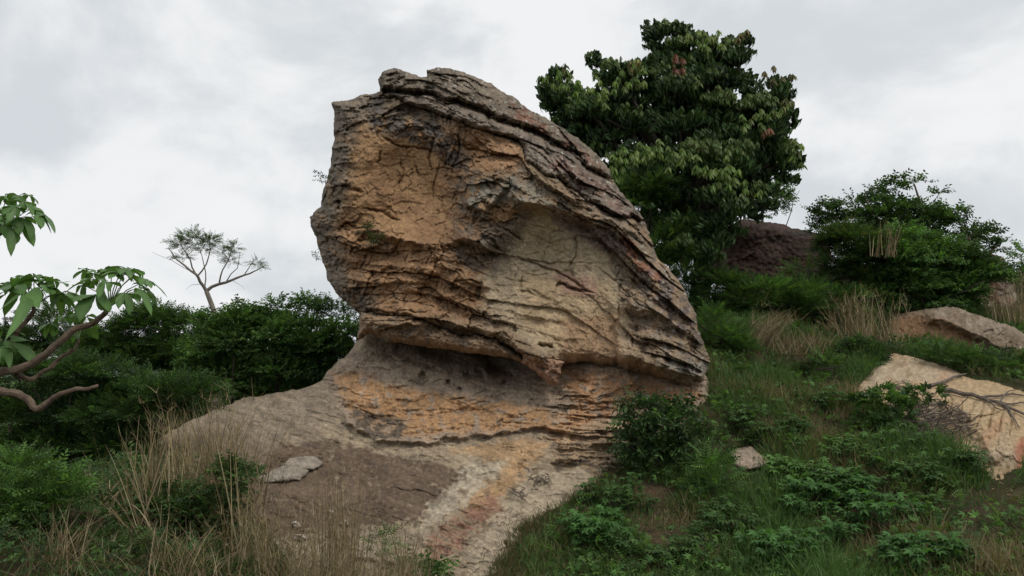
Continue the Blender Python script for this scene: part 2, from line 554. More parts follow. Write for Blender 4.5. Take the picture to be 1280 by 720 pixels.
# ------------------------------------------------------------------ the balanced boulder
OUT = [(415, 128), (428, 126), (441, 124), (452, 117), (464, 118), (475, 114), (477, 110), (473, 99), (478, 91), (485, 87), (494, 86), (502, 89), (517, 94), (526, 97),
       (533, 97), (534, 87), (545, 84), (557, 85), (568, 87), (579, 91), (596, 97), (612, 103), (626, 113), (640, 121), (655, 132), (673, 143), (688, 152),
       (704, 161), (728, 177), (747, 195), (762, 213), (765, 226), (775, 240), (786, 250), (799, 266), (808, 281), (812, 291), (817, 309), (824, 326), (834, 334), (845, 345),
       (858, 369), (869, 391), (872, 411), (881, 433), (889, 454), (887, 466), (875, 478), (866, 482), (838, 476), (808, 470), (783, 463), (753, 460),
       (728, 452), (703, 454), (701, 466), (695, 483), (684, 478), (676, 471), (661, 458), (640, 449), (606, 443), (563, 437), (517, 431), (484, 426), (462, 416),
       (452, 420), (447, 428), (449, 408), (449, 393), (438, 381), (420, 367), (409, 350), (407, 335), (401, 320), (394, 298), (389, 284), (387, 272), (394, 264), (401, 258), (404, 238),
       (409, 222), (414, 204), (417, 177), (418, 150)]
X, Y = grid(374, 902, 72, 496, 1.0)
wx, wy = warp(X, Y, 2.6, 1.3, 3)
sx, sy = warp(X, Y, 1.6, 1.1, 9)
SD = sdf(sx, sy, OUT)
ctl = [(395, 280, 15.2), (412, 340, 15.0), (420, 150, 15.3), (440, 240, 14.75), (450, 170, 14.9), (480, 95, 15.4), (545, 100, 15.3), (600, 110, 15.4), (700, 165, 15.6), (760, 220, 15.7),
       (520, 150, 14.7), (590, 160, 14.5), (650, 200, 14.2), (720, 215, 14.3), (790, 275, 14.7),
       (490, 230, 15.0), (520, 200, 14.95), (540, 260, 14.9), (500, 280, 14.75), (580, 200, 14.5), (600, 250, 14.0), (590, 300, 14.0), (640, 250, 13.9), (700, 260, 13.95),
       (620, 330, 14.0), (680, 310, 14.35), (740, 335, 14.3), (650, 330, 14.1), (720, 400, 13.95), (640, 390, 13.75), (560, 360, 14.0), (480, 330, 14.4), (440, 380, 14.6),
       (500, 380, 14.1), (600, 420, 13.7), (700, 445, 13.6), (780, 440, 13.75), (800, 380, 14.2), (860, 440, 14.2), (840, 360, 14.6), (885, 460, 14.6), (540, 430, 13.9), (460, 420, 14.3), (800, 310, 14.5)]
D = TPS([c[:2] for c in ctl], [c[2] for c in ctl], lam=0.002)(X, Y)

iso = [(0, [(400, 110), (480, 112), (600, 137), (700, 178), (763, 223)]), (45, [(420, 140), (500, 128), (573, 152), (657, 185), (717, 238), (810, 287)]),
       (95, [(420, 200), (560, 215), (640, 228), (700, 262), (760, 285), (840, 357)]), (150, [(400, 265), (500, 275), (600, 295), (690, 325), (770, 352), (830, 390), (880, 432)]),
       (185, [(395, 290), (540, 308), (650, 350), (720, 366), (800, 420), (886, 455)]), (230, [(405, 345), (520, 355), (600, 380), (700, 405), (800, 447)]),
       (275, [(440, 395), (560, 405), (640, 430), (700, 457), (860, 487)])]
ip = [(p, v) for v, l in iso for p in l]
S = TPS([p for p, v in ip], [v for p, v in ip], lam=0.01)(X, Y) + 1.2 * fbm(X / 40, Y / 30, 3, 77)
Tt = X + 0.4 * Y

R_SCOOP = [(440, 165), (470, 150), (510, 172), (548, 190), (560, 230), (566, 270), (560, 298), (520, 300), (480, 290), (450, 275), (440, 245), (430, 210)]
R_PALE = [(672, 262), (700, 275), (740, 300), (775, 318), (790, 345), (772, 372), (785, 400), (780, 450), (700, 450), (650, 420), (610, 385), (600, 345), (640, 300)]
R_CAP = [(470, 112), (487, 112), (498, 114), (513, 113), (523, 115), (533, 114), (543, 118), (550, 121), (562, 125), (573, 127), (583, 132), (595, 135), (605, 137), (612, 143),
         (623, 149), (633, 152), (648, 156), (660, 162), (673, 168), (685, 172), (705, 184), (718, 191), (730, 204), (747, 212), (764, 223), (790, 200), (700, 130), (600, 70), (480, 60), (455, 90)]
R_BAND = [(474, 118), (493, 122), (507, 130), (520, 135), (533, 140), (547, 145), (560, 148), (573, 152), (588, 157), (595, 162), (607, 163), (620, 168), (633, 173), (647, 177),
          (655, 185), (657, 202), (667, 209), (683, 219), (702, 228), (720, 240), (738, 252), (755, 263), (773, 272), (783, 275), (793, 272), (803, 278), (812, 288), (840, 290), (800, 230),
          (764, 226), (747, 215), (730, 207), (718, 194), (705, 187), (685, 175), (673, 171), (660, 165), (648, 159), (633, 155), (623, 152), (612, 146), (605, 140), (595, 138),
          (583, 135), (573, 130), (562, 128), (550, 124), (543, 121), (533, 117), (523, 118), (513, 116), (498, 117), (487, 115)]
R_LIP = [(440, 386), (455, 391), (480, 393), (505, 396), (528, 402), (545, 410), (560, 414), (572, 419), (587, 419), (606, 418), (622, 425), (639, 437), (650, 443), (656, 450), (656, 470), (560, 470), (440, 470), (430, 410)]
R_CORNER = [(655, 443), (664, 446), (680, 449), (702, 452), (715, 460), (710, 490), (690, 500), (650, 465)]
sd_cap, sd_band, sd_lip, sd_corner = (sdf(wx, wy, r) for r in (R_CAP, R_BAND, R_LIP, R_CORNER))

m_scoop = region(wx, wy, R_SCOOP, 9)
m_pale = region(wx, wy, R_PALE, 8)
m_crumb = np.clip(sstep(40, 12, SD) * sstep(560, 440, X) + region(wx, wy, [(450, 120), (560, 150), (545, 185), (500, 165), (460, 165)], 10), 0, 1)
m_mid = region(wx, wy, [(555, 185), (600, 195), (600, 222), (645, 220), (655, 240), (640, 262), (600, 275), (640, 300), (600, 345), (560, 330), (570, 290), (565, 240)], 10)
m_low = region(wx, wy, [(400, 280), (560, 300), (600, 340), (640, 420), (700, 455), (560, 410), (450, 388)], 10)
m_right = sstep(770, 800, X + 0.5 * (380 - Y))

# sculpting
D += 0.16 * fbm(X / 70, Y / 70, 3, 31)
D += (0.030 * (1 - 0.6 * m_scoop)) * fbm(X / 22, Y / 22, 4, 33)
S_ = S + 1.5 * gnoise(X / 20, Y / 20, 34)
fk = (1 - 0.8 * m_scoop) * (1 - 0.8 * m_pale)
D += 0.20 * fk * facets(Tt / 56, S_ / 26, 35) + 0.11 * (0.15 + 0.85 * fk) * facets(Tt / 22, S_ / 12, 36) + 0.045 * (0.2 + 0.8 * fk) * facets(Tt / 9, S_ / 5.5, 37)
st1, se1 = strata(S, Tt, 26, 41)
st2, se2 = strata(S, Tt, 7.0, 45, 0.3)
bed = np.clip(0.9 * m_low + 0.75 * m_right + 0.55 * sstep(0, 40, sd_band) + 0.45 + 0.25 * m_mid - 0.55 * m_scoop - 0.5 * m_pale * sstep(430, 380, Y), 0.03, 1.2)
D += 0.14 * bed * st1 + 0.03 * bed * st2
m_blk = np.clip(0.95 * m_low + 0.8 * m_right + 0.5 * sstep(-5, 10, sd_band) + 0.25 + 0.5 * m_mid + 0.15 * m_pale - 0.25 * m_scoop, 0, 1)
bo, be, bf = blocks(S, Tt, 31, 78, 151, 0.35)
m_thick = np.clip(m_blk + 0.3 * m_right, 0, 1)
D += m_thick * (0.24 * bo - (0.10 + 0.14 * m_right) * bf + 0.10 * np.exp(-(be / 0.8) ** 2) * sstep(-.3, .1, gnoise(X / 35, Y / 35, 161)))
bo, be, bf = blocks(S + 3 * gnoise(X / 50, Y / 50, 8), Tt, 11, 32, 157)
pat = sstep(-0.1, 0.25, gnoise(X / 45, Y / 30, 159))
D += 0.7 * m_blk * pat * (1 - 0.8 * m_pale) * (0.11 * bo - 0.05 * bf + 0.05 * np.exp(-(be / 0.7) ** 2))
D += 0.07 * (bed - 0.25).clip(0, 1) * saw(S, Tt, 34, 141)
# joint blocks, elongated along the bedding
f1, f2, cid = voronoi(Tt / 34 + 0.3 * gnoise(X / 18, Y / 18, 51), S / 17 + 0.3 * gnoise(X / 18, Y / 18, 52), 53)
blk = np.clip(0.25 + 0.75 * m_low + 0.6 * m_mid + 0.45 * m_right - 0.3 * m_scoop - 0.15 * m_pale, 0, 1)
D += blk * (0.17 * (cid - 0.5) + 0.10 * np.exp(-((f2 - f1) / 0.045) ** 2) * sstep(0.1, 0.5, gnoise(X / 40, Y / 40, 57) + 0.35))
f1, f2, cid = voronoi((X + 0.2 * Y) / 17 + 0.35 * gnoise(X / 9, Y / 9, 61), (Y - 0.25 * X) / 14 + 0.35 * gnoise(X / 9, Y / 9, 62), 63)
D += (0.35 + 0.65 * m_scoop) * (1 - 0.55 * m_pale) * (0.05 * (cid - 0.5) + 0.05 * np.exp(-((f2 - f1) / 0.055) ** 2) * sstep(-0.1, 0.35, gnoise(X / 30, Y / 30, 65)))
# crumbling lichen crust
f1, f2, cid = voronoi(wx / 8.5, wy / 7.5, 71)
D += m_crumb * (0.13 * f1 + 0.08 * (cid - 0.5)) + 0.05 * m_crumb * fbm(X / 5, Y / 5, 2, 73)
# single features
D = ledge(D, wx, wy, [(432, 280), (470, 288), (500, 298), (520, 302), (545, 309), (560, 302), (580, 296), (600, 306), (622, 316)], 0.36, 10, 16, 81)
D = ledge(D, wx, wy, [(410, 322), (450, 327), (490, 331), (530, 334), (565, 345)], 0.14, 5, 14, 82)
D = ledge(D, wx, wy, [(430, 350), (480, 352), (520, 362), (560, 368), (600, 366)], 0.14, 5, 13, 83)
D = ledge(D, wx, wy, [(445, 384), (480, 387), (510, 392), (540, 402), (570, 408), (600, 409), (630, 420), (655, 440), (690, 452)], 0.60, 7, 20, 84, 0.05)
D = ledge(D, wx, wy, [(630, 262), (655, 248), (680, 255), (702, 262), (722, 268), (740, 275), (755, 283), (773, 292), (783, 302), (788, 314), (797, 328), (807, 337), (827, 347), (845, 360), (862, 384)], 0.42, 13, 22, 85, 0.10)
D = ledge(D, wx, wy, [(640, 217), (660, 216), (690, 232), (715, 247), (745, 264), (775, 283), (795, 290), (815, 312)], 0.30, 5, 12, 86)
D = ledge(D, wx, wy, [(776, 376), (783, 380), (800, 384), (814, 388), (829, 397), (847, 406), (864, 418), (880, 436)], 0.50, 13, 16, 87)
D = ledge(D, wx, wy, [(770, 450), (793, 447), (812, 453), (831, 460), (845, 466), (862, 474), (884, 472)], 0.85, 20, 26, 88, 0.06)
D = ledge(D, wx, wy, [(800, 345), (830, 364), (855, 391), (876, 424)], 0.24, 4, 12, 187)
D = ledge(D, wx, wy, [(792, 360), (815, 372), (842, 391), (866, 418), (882, 446)], 0.22, 4, 11, 188)
D = ledge(D, wx, wy, [(700, 190), (730, 212), (765, 240), (800, 275)], 0.20, 5, 10, 189)
D = ledge(D, wx, wy, [(655, 192), (690, 207), (725, 228), (760, 250)], 0.16, 4, 10, 190)
D = ledge(D, wx, wy, [(795, 415), (820, 420), (850, 432), (862, 440)], 0.16, 6, 12, 89)
D = ledge(D, wx, wy, [(575, 250), (590, 258), (606, 262), (618, 250), (632, 232)], 0.36, 6, 14, 90)
D = ledge(D, wx, wy, [(575, 266), (592, 270), (608, 276)], 0.18, 5, 10, 91)
D = ledge(D, wx, wy, [(630, 244), (650, 250), (672, 256), (690, 258)], 0.22, 5, 9, 92)
D = ledge(D, wx, wy, [(530, 322), (550, 318), (575, 322), (588, 332)], 0.16, 7, 12, 93)
D = ledge(D, wx, wy, [(590, 372), (620, 383), (655, 394), (690, 398), (712, 404)], 0.10, 4, 12, 94)
D = ledge(D, wx, wy, [(610, 396), (640, 404), (665, 412), (700, 420), (730, 424)], 0.10, 4, 10, 95)
D = ledge(D, wx, wy, [(640, 360), (665, 362), (690, 372), (710, 376)], 0.08, 3, 10, 96)
for pts, w, dp in [([(475, 168), (495, 182), (530, 186), (548, 192)], 1.5, 0.12), ([(478, 188), (476, 200), (470, 206)], 1.4, 0.12), ([(543, 160), (540, 182), (536, 205), (541, 215)], 1.5, 0.12),
                   ([(575, 185), (620, 192), (655, 196)], 1.3, 0.12), ([(575, 162), (573, 195), (565, 210)], 1.6, 0.15), ([(640, 320), (690, 338), (720, 352), (742, 372)], 1.4, 0.14), ([(775, 335), (768, 350), (778, 352), (770, 372)], 1.3, 0.12),
                   ([(720, 290), (718, 320), (708, 342)], 1.2, 0.08), ([(690, 362), (700, 355), (722, 362), (745, 366)], 1.8, 0.2), ([(760, 420), (775, 395), (770, 375)], 1.2, 0.06),
                   ([(655, 345), (650, 362), (670, 372)], 1.2, 0.08), ([(450, 258), (480, 266), (505, 276)], 1.6, 0.15), ([(670, 431), (682, 431), (692, 434)], 2.4, 0.35), ([(422, 232), (437, 235), (455, 239)], 2.0, 0.18),
                   ([(425, 250), (424, 264)], 3.0, 0.22), ([(425, 276), (445, 283), (460, 285)], 1.6, 0.15), ([(790, 350), (810, 372), (812, 386)], 1.3, 0.1), ([(795, 400), (790, 430), (785, 446)], 1.2, 0.08),
                   ([(552, 200), (545, 220), (540, 250)], 1.3, 0.09), ([(500, 196), (505, 215), (498, 235)], 1.2, 0.08), ([(520, 205), (522, 225)], 1.1, 0.08), ([(675, 180), (668, 195), (672, 215)], 1.4, 0.1),
                   ([(605, 222), (615, 240), (608, 262)], 1.5, 0.12), ([(636, 222), (640, 232), (634, 246)], 1.6, 0.14), ([(618, 282), (640, 290), (655, 302)], 1.4, 0.14)]:
    D = crack(D, wx, wy, pts, w, dp)
D += 0.034 * fbm(X / 3.4, Y / 3.0, 3, 99) * (1 - 0.6 * m_scoop) * (1 - 0.5 * m_pale)
BODY_D = D.copy()

# colours of the stone itself
nA, nB, nC = fbm(X / 45, Y / 45, 4, 101), fbm(X / 14, Y / 14, 4, 103), fbm(X / 5, Y / 5, 3, 105)
nW = fbm(X / 11, Y / 8, 4, 109)
def region_b(poly, f): return region(wx + 5 * nB + 2 * nC, wy + 4 * nW + 2 * nC, poly, f * 0.65)
c_grey, c_dark, c_orange, c_ochre, c_pale, c_red = (0.175, 0.143, 0.108), (0.080, 0.062, 0.047), (0.315, 0.178, 0.090), (0.365, 0.222, 0.112), (0.36, 0.275, 0.175), (0.25, 0.115, 0.072)
C = np.ones(X.shape + (3,)) * np.array((0.27, 0.19, 0.12))
C = mixc(C, c_orange, 0.85 * region_b( [(430, 160), (520, 150), (600, 160), (660, 200), (600, 230), (600, 300), (620, 340), (590, 400), (450, 395), (405, 300), (435, 230)], 16))
C = mixc(C, c_ochre, 0.6 * m_scoop * sstep(-0.2, 0.4, nA + 0.3))
C = mixc(C, (0.40, 0.31, 0.20), 0.95 * m_pale)
C = mixc(C, (0.33, 0.26, 0.175), 0.55 * sstep(0.0, 0.5, nB + 0.1) * m_pale)
C = mixc(C, (0.39, 0.28, 0.165), 0.8 * region_b( [(650, 345), (760, 350), (775, 440), (700, 445), (650, 400)], 18))
C = mixc(C, (0.33, 0.20, 0.115), 0.7 * region_b( [(705, 400), (775, 390), (775, 450), (700, 450)], 10))
C = mixc(C, (0.30, 0.17, 0.13), 0.7 * region_b( [(690, 335), (745, 350), (750, 372), (700, 365)], 8))
C = mixc(C, (0.215, 0.17, 0.125), 0.85 * np.clip(m_right * sstep(-0.35, 0.2, nB), 0, 1))
C = mixc(C, c_grey, 0.7 * m_mid * sstep(-0.3, 0.3, nB + 0.15))
C = mixc(C, (0.265, 0.235, 0.18), 0.8 * region_b( [(585, 232), (608, 222), (640, 222), (690, 238), (720, 255), (700, 262), (650, 250), (610, 262), (585, 255)], 6) * sstep(-0.2, 0.3, nB + 0.2))
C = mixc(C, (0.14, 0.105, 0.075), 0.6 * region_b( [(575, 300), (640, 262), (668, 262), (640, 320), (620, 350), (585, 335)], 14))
C = mixc(C, (0.36, 0.21, 0.115), 0.85 * region_b( [(585, 172), (595, 166), (650, 182), (656, 204), (640, 212), (600, 205), (590, 195)], 4))
C = mixc(C, (0.40, 0.23, 0.11), 0.85 * region_b( [(612, 262), (640, 252), (645, 268), (630, 278), (612, 275)], 5))
C = mixc(C, c_grey, 0.92 * m_crumb * sstep(-0.5, 0.1, nB + 0.15))
C = mixc(C, (0.15, 0.125, 0.11), 0.8 * region_b( [(465, 130), (545, 160), (580, 175), (575, 210), (555, 200), (540, 185), (500, 172), (470, 160)], 8) * sstep(-0.3, 0.2, nB + 0.2))
C = mixc(C, c_grey, 0.85 * sstep(-3, 3, sd_cap) + 0 * nA)
C = mixc(C, (0.19, 0.155, 0.125), 0.8 * sstep(-2, 4, sd_band))
C = mixc(C, c_dark, 0.55 * np.maximum(sstep(-3, 3, sd_cap), sstep(-3, 3, sd_band)) * sstep(0.0, 0.4, nB + 0.12 * nC))
C = mixc(C, c_red, 0.7 * np.clip(region_b( [(640, 125), (660, 140), (720, 180), (762, 215), (740, 205), (690, 172), (650, 155)], 8) * sstep(-0.1, 0.4, nB + 0.15), 0, 1))
C = mixc(C, (0.25, 0.15, 0.115), 0.7 * region_b( [(690, 190), (760, 230), (806, 280), (790, 275), (740, 240), (690, 215)], 6) * sstep(-0.2, 0.3, nB + 0.2))
C = mixc(C, c_red, 0.95 * region_b( [(775, 292), (790, 300), (800, 325), (830, 345), (826, 350), (800, 340), (785, 318)], 4))
C = mixc(C, (0.17, 0.12, 0.105), 0.75 * region_b( [(690, 262), (760, 290), (785, 310), (780, 320), (735, 305), (690, 280)], 6))
C = mixc(C, (0.155, 0.115, 0.105), 0.7 * region_b( [(800, 330), (850, 360), (880, 430), (850, 410), (815, 375)], 9) * sstep(-0.3, 0.2, nB + 0.1))
C = mixc(C, (0.33, 0.29, 0.24), 0.8 * region_b( [(835, 450), (860, 455), (886, 452), (885, 468), (868, 476), (845, 466)], 5))
C = mixc(C, (0.29, 0.185, 0.105), 0.75 * sstep(-4, 3, sd_lip) * (0.7 + 0.3 * sstep(-0.2, 0.3, nB)))
C = mixc(C, (0.24, 0.19, 0.14), 0.5 * sstep(-4, 3, sd_lip) * sstep(0.1, 0.4, nB))
C = mixc(C, (0.33, 0.19, 0.125), 0.85 * sstep(-4, 3, sd_corner))
C = mixc(C, c_dark, 0.4 * sstep(0.28, 0.6, nB + 0.35 * nC) * (1 - 0.75 * m_scoop) * (1 - 0.75 * m_pale))
C = mixc(C, (0.40, 0.37, 0.31), 0.55 * sstep(0.55, 0.75, nC + 0.25 * nB) * (1 - m_scoop) * (0.4 + 0.6 * m_right + 0.6 * sstep(-2, 2, np.maximum(sd_cap, sd_band))))
C *= (1 + 0.16 * st1 * bed + 0.22 * nC * 0.5 + 0.16 * nA)[..., None]
C = np.clip(C * np.array((1.06, 1.09, 1.13)), 0.03, 0.7)

base_pt = P(640, 480, 15.5)
boulder = empty('balanced_boulder', tuple(base_pt), 'huge weathered orange and grey sandstone boulder perched on a narrow rock pedestal', 'boulder')
push = np.maximum.reduce([sstep(-1.5, 2, s) for s in (sd_cap, sd_band, sd_lip, sd_corner)])
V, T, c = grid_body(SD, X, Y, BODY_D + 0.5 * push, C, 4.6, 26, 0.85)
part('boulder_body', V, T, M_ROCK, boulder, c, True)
def layer(name, sdp, proud, ew, ed, th, extra=0):
    s_ = np.minimum(sdp, SD + 0.4)
    V, T, c = grid_body(s_, X, Y, BODY_D - proud + extra, C, th, ew, ed)
    part(name, V, T, M_ROCK, boulder, c, True)
layer('cap_slab', sd_cap, 0.36, 8, 0.7, 1.6)
layer('upper_band', sd_band, 0.26, 8, 0.62, 1.4)
layer('bottom_ledge', sd_lip, 0.55, 9, 0.70, 1.5, 0.010 * np.clip(Y - 405, 0, 60))
layer('corner_block', sd_corner, 0.26, 8, 0.42, 1.2)

# ------------------------------------------------------------------ bedrock outcrop under it
OUT2 = [(452, 412), (520, 410), (700, 418), (860, 438), (888, 478), (888, 500), (870, 520), (835, 548), (805, 568), (780, 592), (745, 618), (708, 642), (672, 672), (652, 705), (645, 740), (640, 775),
        (330, 775), (260, 715), (195, 660), (165, 610), (172, 572), (200, 548), (230, 530), (258, 517), (278, 509), (303, 498), (336, 493), (373, 487), (402, 475), (407, 466), (420, 455), (434, 444), (446, 428)]
X, Y = grid(155, 900, 402, 780, 1.0)
wx, wy = warp(X, Y, 4, 1.4, 203)
sx, sy = warp(X, Y, 1.5, 0.8, 205)
SD2 = sdf(sx, sy, OUT2)
ctl = [(450, 415, 15.0), (560, 415, 15.6), (700, 425, 15.2), (860, 445, 14.9), (460, 450, 14.5), (500, 438, 15.1), (560, 450, 15.4), (620, 460, 15.3), (500, 456, 14.35), (560, 467, 14.35), (610, 474, 14.25), (650, 480, 14.1), (690, 490, 13.95), (740, 480, 13.8), (800, 485, 13.9), (870, 495, 14.1),
       (440, 490, 13.9), (480, 500, 13.75), (540, 505, 13.7), (600, 510, 13.55), (680, 515, 13.3), (760, 520, 13.2), (840, 520, 13.5),
       (450, 525, 13.4), (500, 540, 13.15), (560, 545, 12.95), (640, 530, 12.95), (700, 550, 12.6), (780, 560, 12.75),
       (420, 545, 13.0), (480, 565, 12.55), (560, 570, 12.35), (620, 570, 12.2), (660, 575, 12.05), (700, 595, 11.8), (750, 590, 12.1),
       (260, 520, 14.9), (303, 502, 15.2), (373, 491, 15.0), (405, 480, 14.6), (330, 520, 13.9), (380, 520, 13.7), (300, 560, 12.7), (370, 570, 12.3), (440, 590, 11.75), (520, 600, 11.4), (580, 610, 11.2),
       (240, 560, 13.2), (180, 590, 12.6), (200, 640, 10.9), (260, 620, 11.0), (330, 640, 10.55), (420, 650, 10.4), (500, 650, 10.35), (560, 650, 10.3), (620, 630, 10.8), (680, 630, 11.1), (400, 720, 9.1), (330, 720, 9.2), (500, 710, 9.3), (560, 700, 9.45), (600, 720, 9.1), (640, 680, 10.0), (600, 770, 8.4), (400, 770, 8.3)]
D = TPS([c[:2] for c in ctl], [c[2] for c in ctl], lam=0.003)(X, Y)
iso = [(0, [(410, 470), (440, 455), (520, 460), (620, 475), (700, 485), (800, 482), (880, 495)]), (40, [(405, 490), (440, 500), (500, 515), (600, 512), (680, 512), (780, 518), (860, 520)]),
       (80, [(415, 520), (445, 535), (490, 552), (560, 550), (640, 536), (700, 545), (790, 548)]), (120, [(340, 540), (440, 560), (520, 580), (600, 575), (680, 575), (760, 580)]),
       (170, [(300, 600), (420, 620), (520, 640), (600, 650), (680, 630)]), (240, [(320, 720), (450, 720), (600, 720)])]
ip = [(p, v) for v, l in iso for p in l]
S = TPS([p for p, v in ip], [v for p, v in ip], lam=0.01)(X, Y) + 2.0 * fbm(X / 28, Y / 28, 3, 277)
Tt = X + 0.1 * Y
m_ped = region(wx, wy, [(407, 466), (440, 440), (500, 430), (880, 440), (890, 520), (800, 560), (770, 590), (700, 575), (690, 545), (640, 538), (560, 553), (520, 556), (470, 550), (440, 535), (425, 510)], 5)
m_lam = region(wx, wy, [(660, 490), (880, 490), (800, 560), (760, 590), (700, 580), (680, 550), (690, 520)], 12)
m_slab = 1 - m_ped
stre0 = fbm((X + 0.6 * Y) / 60, (Y - 0.45 * X) / 20, 3, 317)
D += 0.09 * fbm(X / 60, Y / 40, 3, 231) + (0.02 + 0.045 * m_ped) * fbm(X / 20, Y / 14, 4, 233)
st1, _ = strata(S, Tt, 13, 241, 0.22)
st2, _ = strata(S, Tt, 5.5, 245, 0.3)
D += (0.14 * m_lam + 0.07 * m_ped + 0.012 * m_slab) * st1 + (0.05 * m_lam + 0.03 * m_ped + 0.008 * m_slab) * st2
f1, f2, cid = voronoi(Tt / 30 + 0.3 * gnoise(X / 16, Y / 16, 251), S / 10 + 0.3 * gnoise(X / 16, Y / 16, 252), 253)
D += (0.6 * m_lam + 0.2 * m_ped) * (0.10 * (cid - 0.5) + 0.07 * np.exp(-((f2 - f1) / 0.05) ** 2) * sstep(0, 0.4, gnoise(X / 40, Y / 40, 257) + 0.2))
D += (0.06 * m_ped + 0.05 * m_lam + 0.015 * m_slab) * facets(Tt / 40, S / 13, 355) + (0.03 * m_ped + 0.012 * m_slab) * facets(Tt / 15, S / 6, 356)
cr = fbm(X / 70 + 0.5 * Y / 70, Y / 30, 4, 357)
D += 0.05 * m_slab * np.exp(-(cr / 0.02) ** 2) * sstep(-.1, .3, gnoise(X / 60, Y / 40, 358))
bo, be, bf = blocks(S, Tt, 11, 40, 351)
D += (0.6 * m_lam + 0.10 * m_ped) * (0.20 * bo - 0.06 * bf + 0.08 * np.exp(-(be / 1.0) ** 2))
D += (0.05 * m_slab + 0.05 * m_ped + 0.08 * m_lam) * saw(S + 6 * stre0, Tt, 15, 261) + (0.03 * m_slab + 0.04 * m_lam + 0.025 * m_ped) * saw(S + 4 * stre0, Tt, 7, 263, 40)
# pedestal foot overhangs the slab
D = ledge(D, wx, wy, [(424, 512), (436, 528), (452, 540), (474, 550), (500, 552), (524, 554), (548, 550), (575, 546), (610, 541), (650, 537), (690, 530)], 0.34, 4, 18, 281, 0.06)
D = ledge(D, wx, wy, [(490, 537), (530, 536), (560, 535), (590, 530), (625, 524), (655, 517), (672, 514)], 0.17, 4, 12, 282)
D = ledge(D, wx, wy, [(400, 537), (440, 541), (470, 552), (490, 560), (520, 565), (550, 570)], 0.12, 8, 8, 283)
D = ledge(D, wx, wy, [(690, 500), (740, 502), (790, 498), (840, 502)], 0.10, 4, 12, 284)
D = ledge(D, wx, wy, [(680, 528), (730, 530), (780, 524)], 0.09, 4, 9, 285)
D = ledge(D, wx, wy, [(700, 560), (740, 556), (785, 552)], 0.10, 4, 9, 286)
D = ledge(D, wx, wy, [(690, 580), (720, 572), (765, 574)], 0.07, 4, 9, 287)
# broken step running down to the lower left of the slab: its face looks right and down
D = ledge(D, wx, wy, [(672, 548), (655, 572), (632, 592), (605, 612), (575, 638), (548, 662), (528, 690), (520, 720)][::-1], 0.36, 26, 50, 288, 0.10)
D = crack(D, wx, wy, [(612, 640), (600, 665), (575, 690), (560, 715)], 1.6, 0.05)
for pts, w, dp in [([(542, 568), (560, 577), (568, 580)], 1.4, 0.06), ([(402, 475), (412, 480), (418, 482)], 1.3, 0.08), ([(500, 470), (525, 478), (540, 474)], 1.3, 0.08), ([(430, 535), (470, 552), (490, 563)], 1.6, 0.05),
                   ([(590, 492), (620, 488), (640, 494)], 1.5, 0.1), ([(560, 500), (585, 498)], 1.3, 0.08), ([(690, 496), (715, 502), (728, 500)], 1.4, 0.1), ([(480, 447), (500, 452), (520, 450)], 1.4, 0.08),
                   ([(575, 462), (590, 470), (612, 468)], 5, 0.35), ([(500, 450), (530, 457), (552, 462)], 4, 0.25), ([(610, 458), (640, 468)], 5, 0.3), ([(640, 610), (655, 625), (650, 645)], 1.2, 0.05)]:
    D = crack(D, wx, wy, pts, w, dp)
for (qx, qy, r) in [(640, 470, 3), (575, 486, 3), (600, 462, 5), (628, 478, 4), (530, 470, 4), (560, 478, 3)]:
    D += 0.3 * np.exp(-(((wx - qx) / r) ** 2 + ((wy - qy) / (r * 0.7)) ** 2))
D += 0.016 * fbm(X / 3.0, Y / 2.6, 3, 299) * (0.5 + m_ped) + 0.012 * m_slab * fbm((X + Y) / 30, (Y - X * 0.5) / 6, 3, 297)

nA, nB, nC = fbm(X / 45, Y / 30, 4, 301), fbm(X / 14, Y / 10, 4, 303), fbm(X / 4.5, Y / 4, 3, 305)
nB0 = fbm(X / 20, Y / 9, 4, 333)
stre = fbm((X + 0.6 * Y) / 60, (Y - 0.45 * X) / 7, 4, 307)
nW = fbm(X / 9, Y / 6, 4, 309)
def region_a(poly, f): return region(wx + 7 * nB0 + 3 * nC, wy + 5 * nW + 2 * nC, poly, f * 0.55)
C = np.ones(X.shape + (3,)) * np.array((0.30, 0.24, 0.17))
C = mixc(C, (0.255, 0.205, 0.15), region_a( [(230, 520), (303, 495), (403, 474), (430, 530), (380, 560), (300, 560), (230, 600)], 14))
C = mixc(C, (0.30, 0.235, 0.185), 0.8 * m_ped)
C = mixc(C, (0.31, 0.25, 0.19), 0.8 * region_a( [(450, 430), (640, 445), (720, 480), (760, 492), (700, 512), (620, 500), (520, 480), (470, 470)], 14))
C = mixc(C, (0.40, 0.235, 0.115), 0.85 * region_a( [(415, 470), (440, 462), (480, 480), (560, 495), (640, 505), (690, 515), (680, 535), (600, 538), (520, 545), (470, 540), (435, 515)], 12) * sstep(-0.5, 0.15, nB + 0.25))
C = mixc(C, (0.40, 0.23, 0.12), 0.85 * region_a( [(690, 455), (800, 472), (880, 492), (870, 505), (770, 515), (700, 560), (680, 530), (720, 505)], 12) * sstep(-0.4, 0.2, nB + 0.2))
C = mixc(C, (0.40, 0.29, 0.185), 0.7 * region_a( [(700, 540), (800, 515), (790, 560), (740, 590), (690, 580)], 12))
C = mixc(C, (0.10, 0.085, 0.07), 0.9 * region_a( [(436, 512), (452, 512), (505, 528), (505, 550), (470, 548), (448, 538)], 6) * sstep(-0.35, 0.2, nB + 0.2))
C = mixc(C, (0.115, 0.080, 0.056), 0.88 * region_a( [(345, 558), (390, 553), (430, 545), (470, 565), (530, 575), (565, 577), (605, 588), (592, 612), (560, 628), (520, 650), (440, 665), (350, 672), (300, 660), (295, 610)], 7) * sstep(-1.15, -0.55, nB + 0.5 * stre))
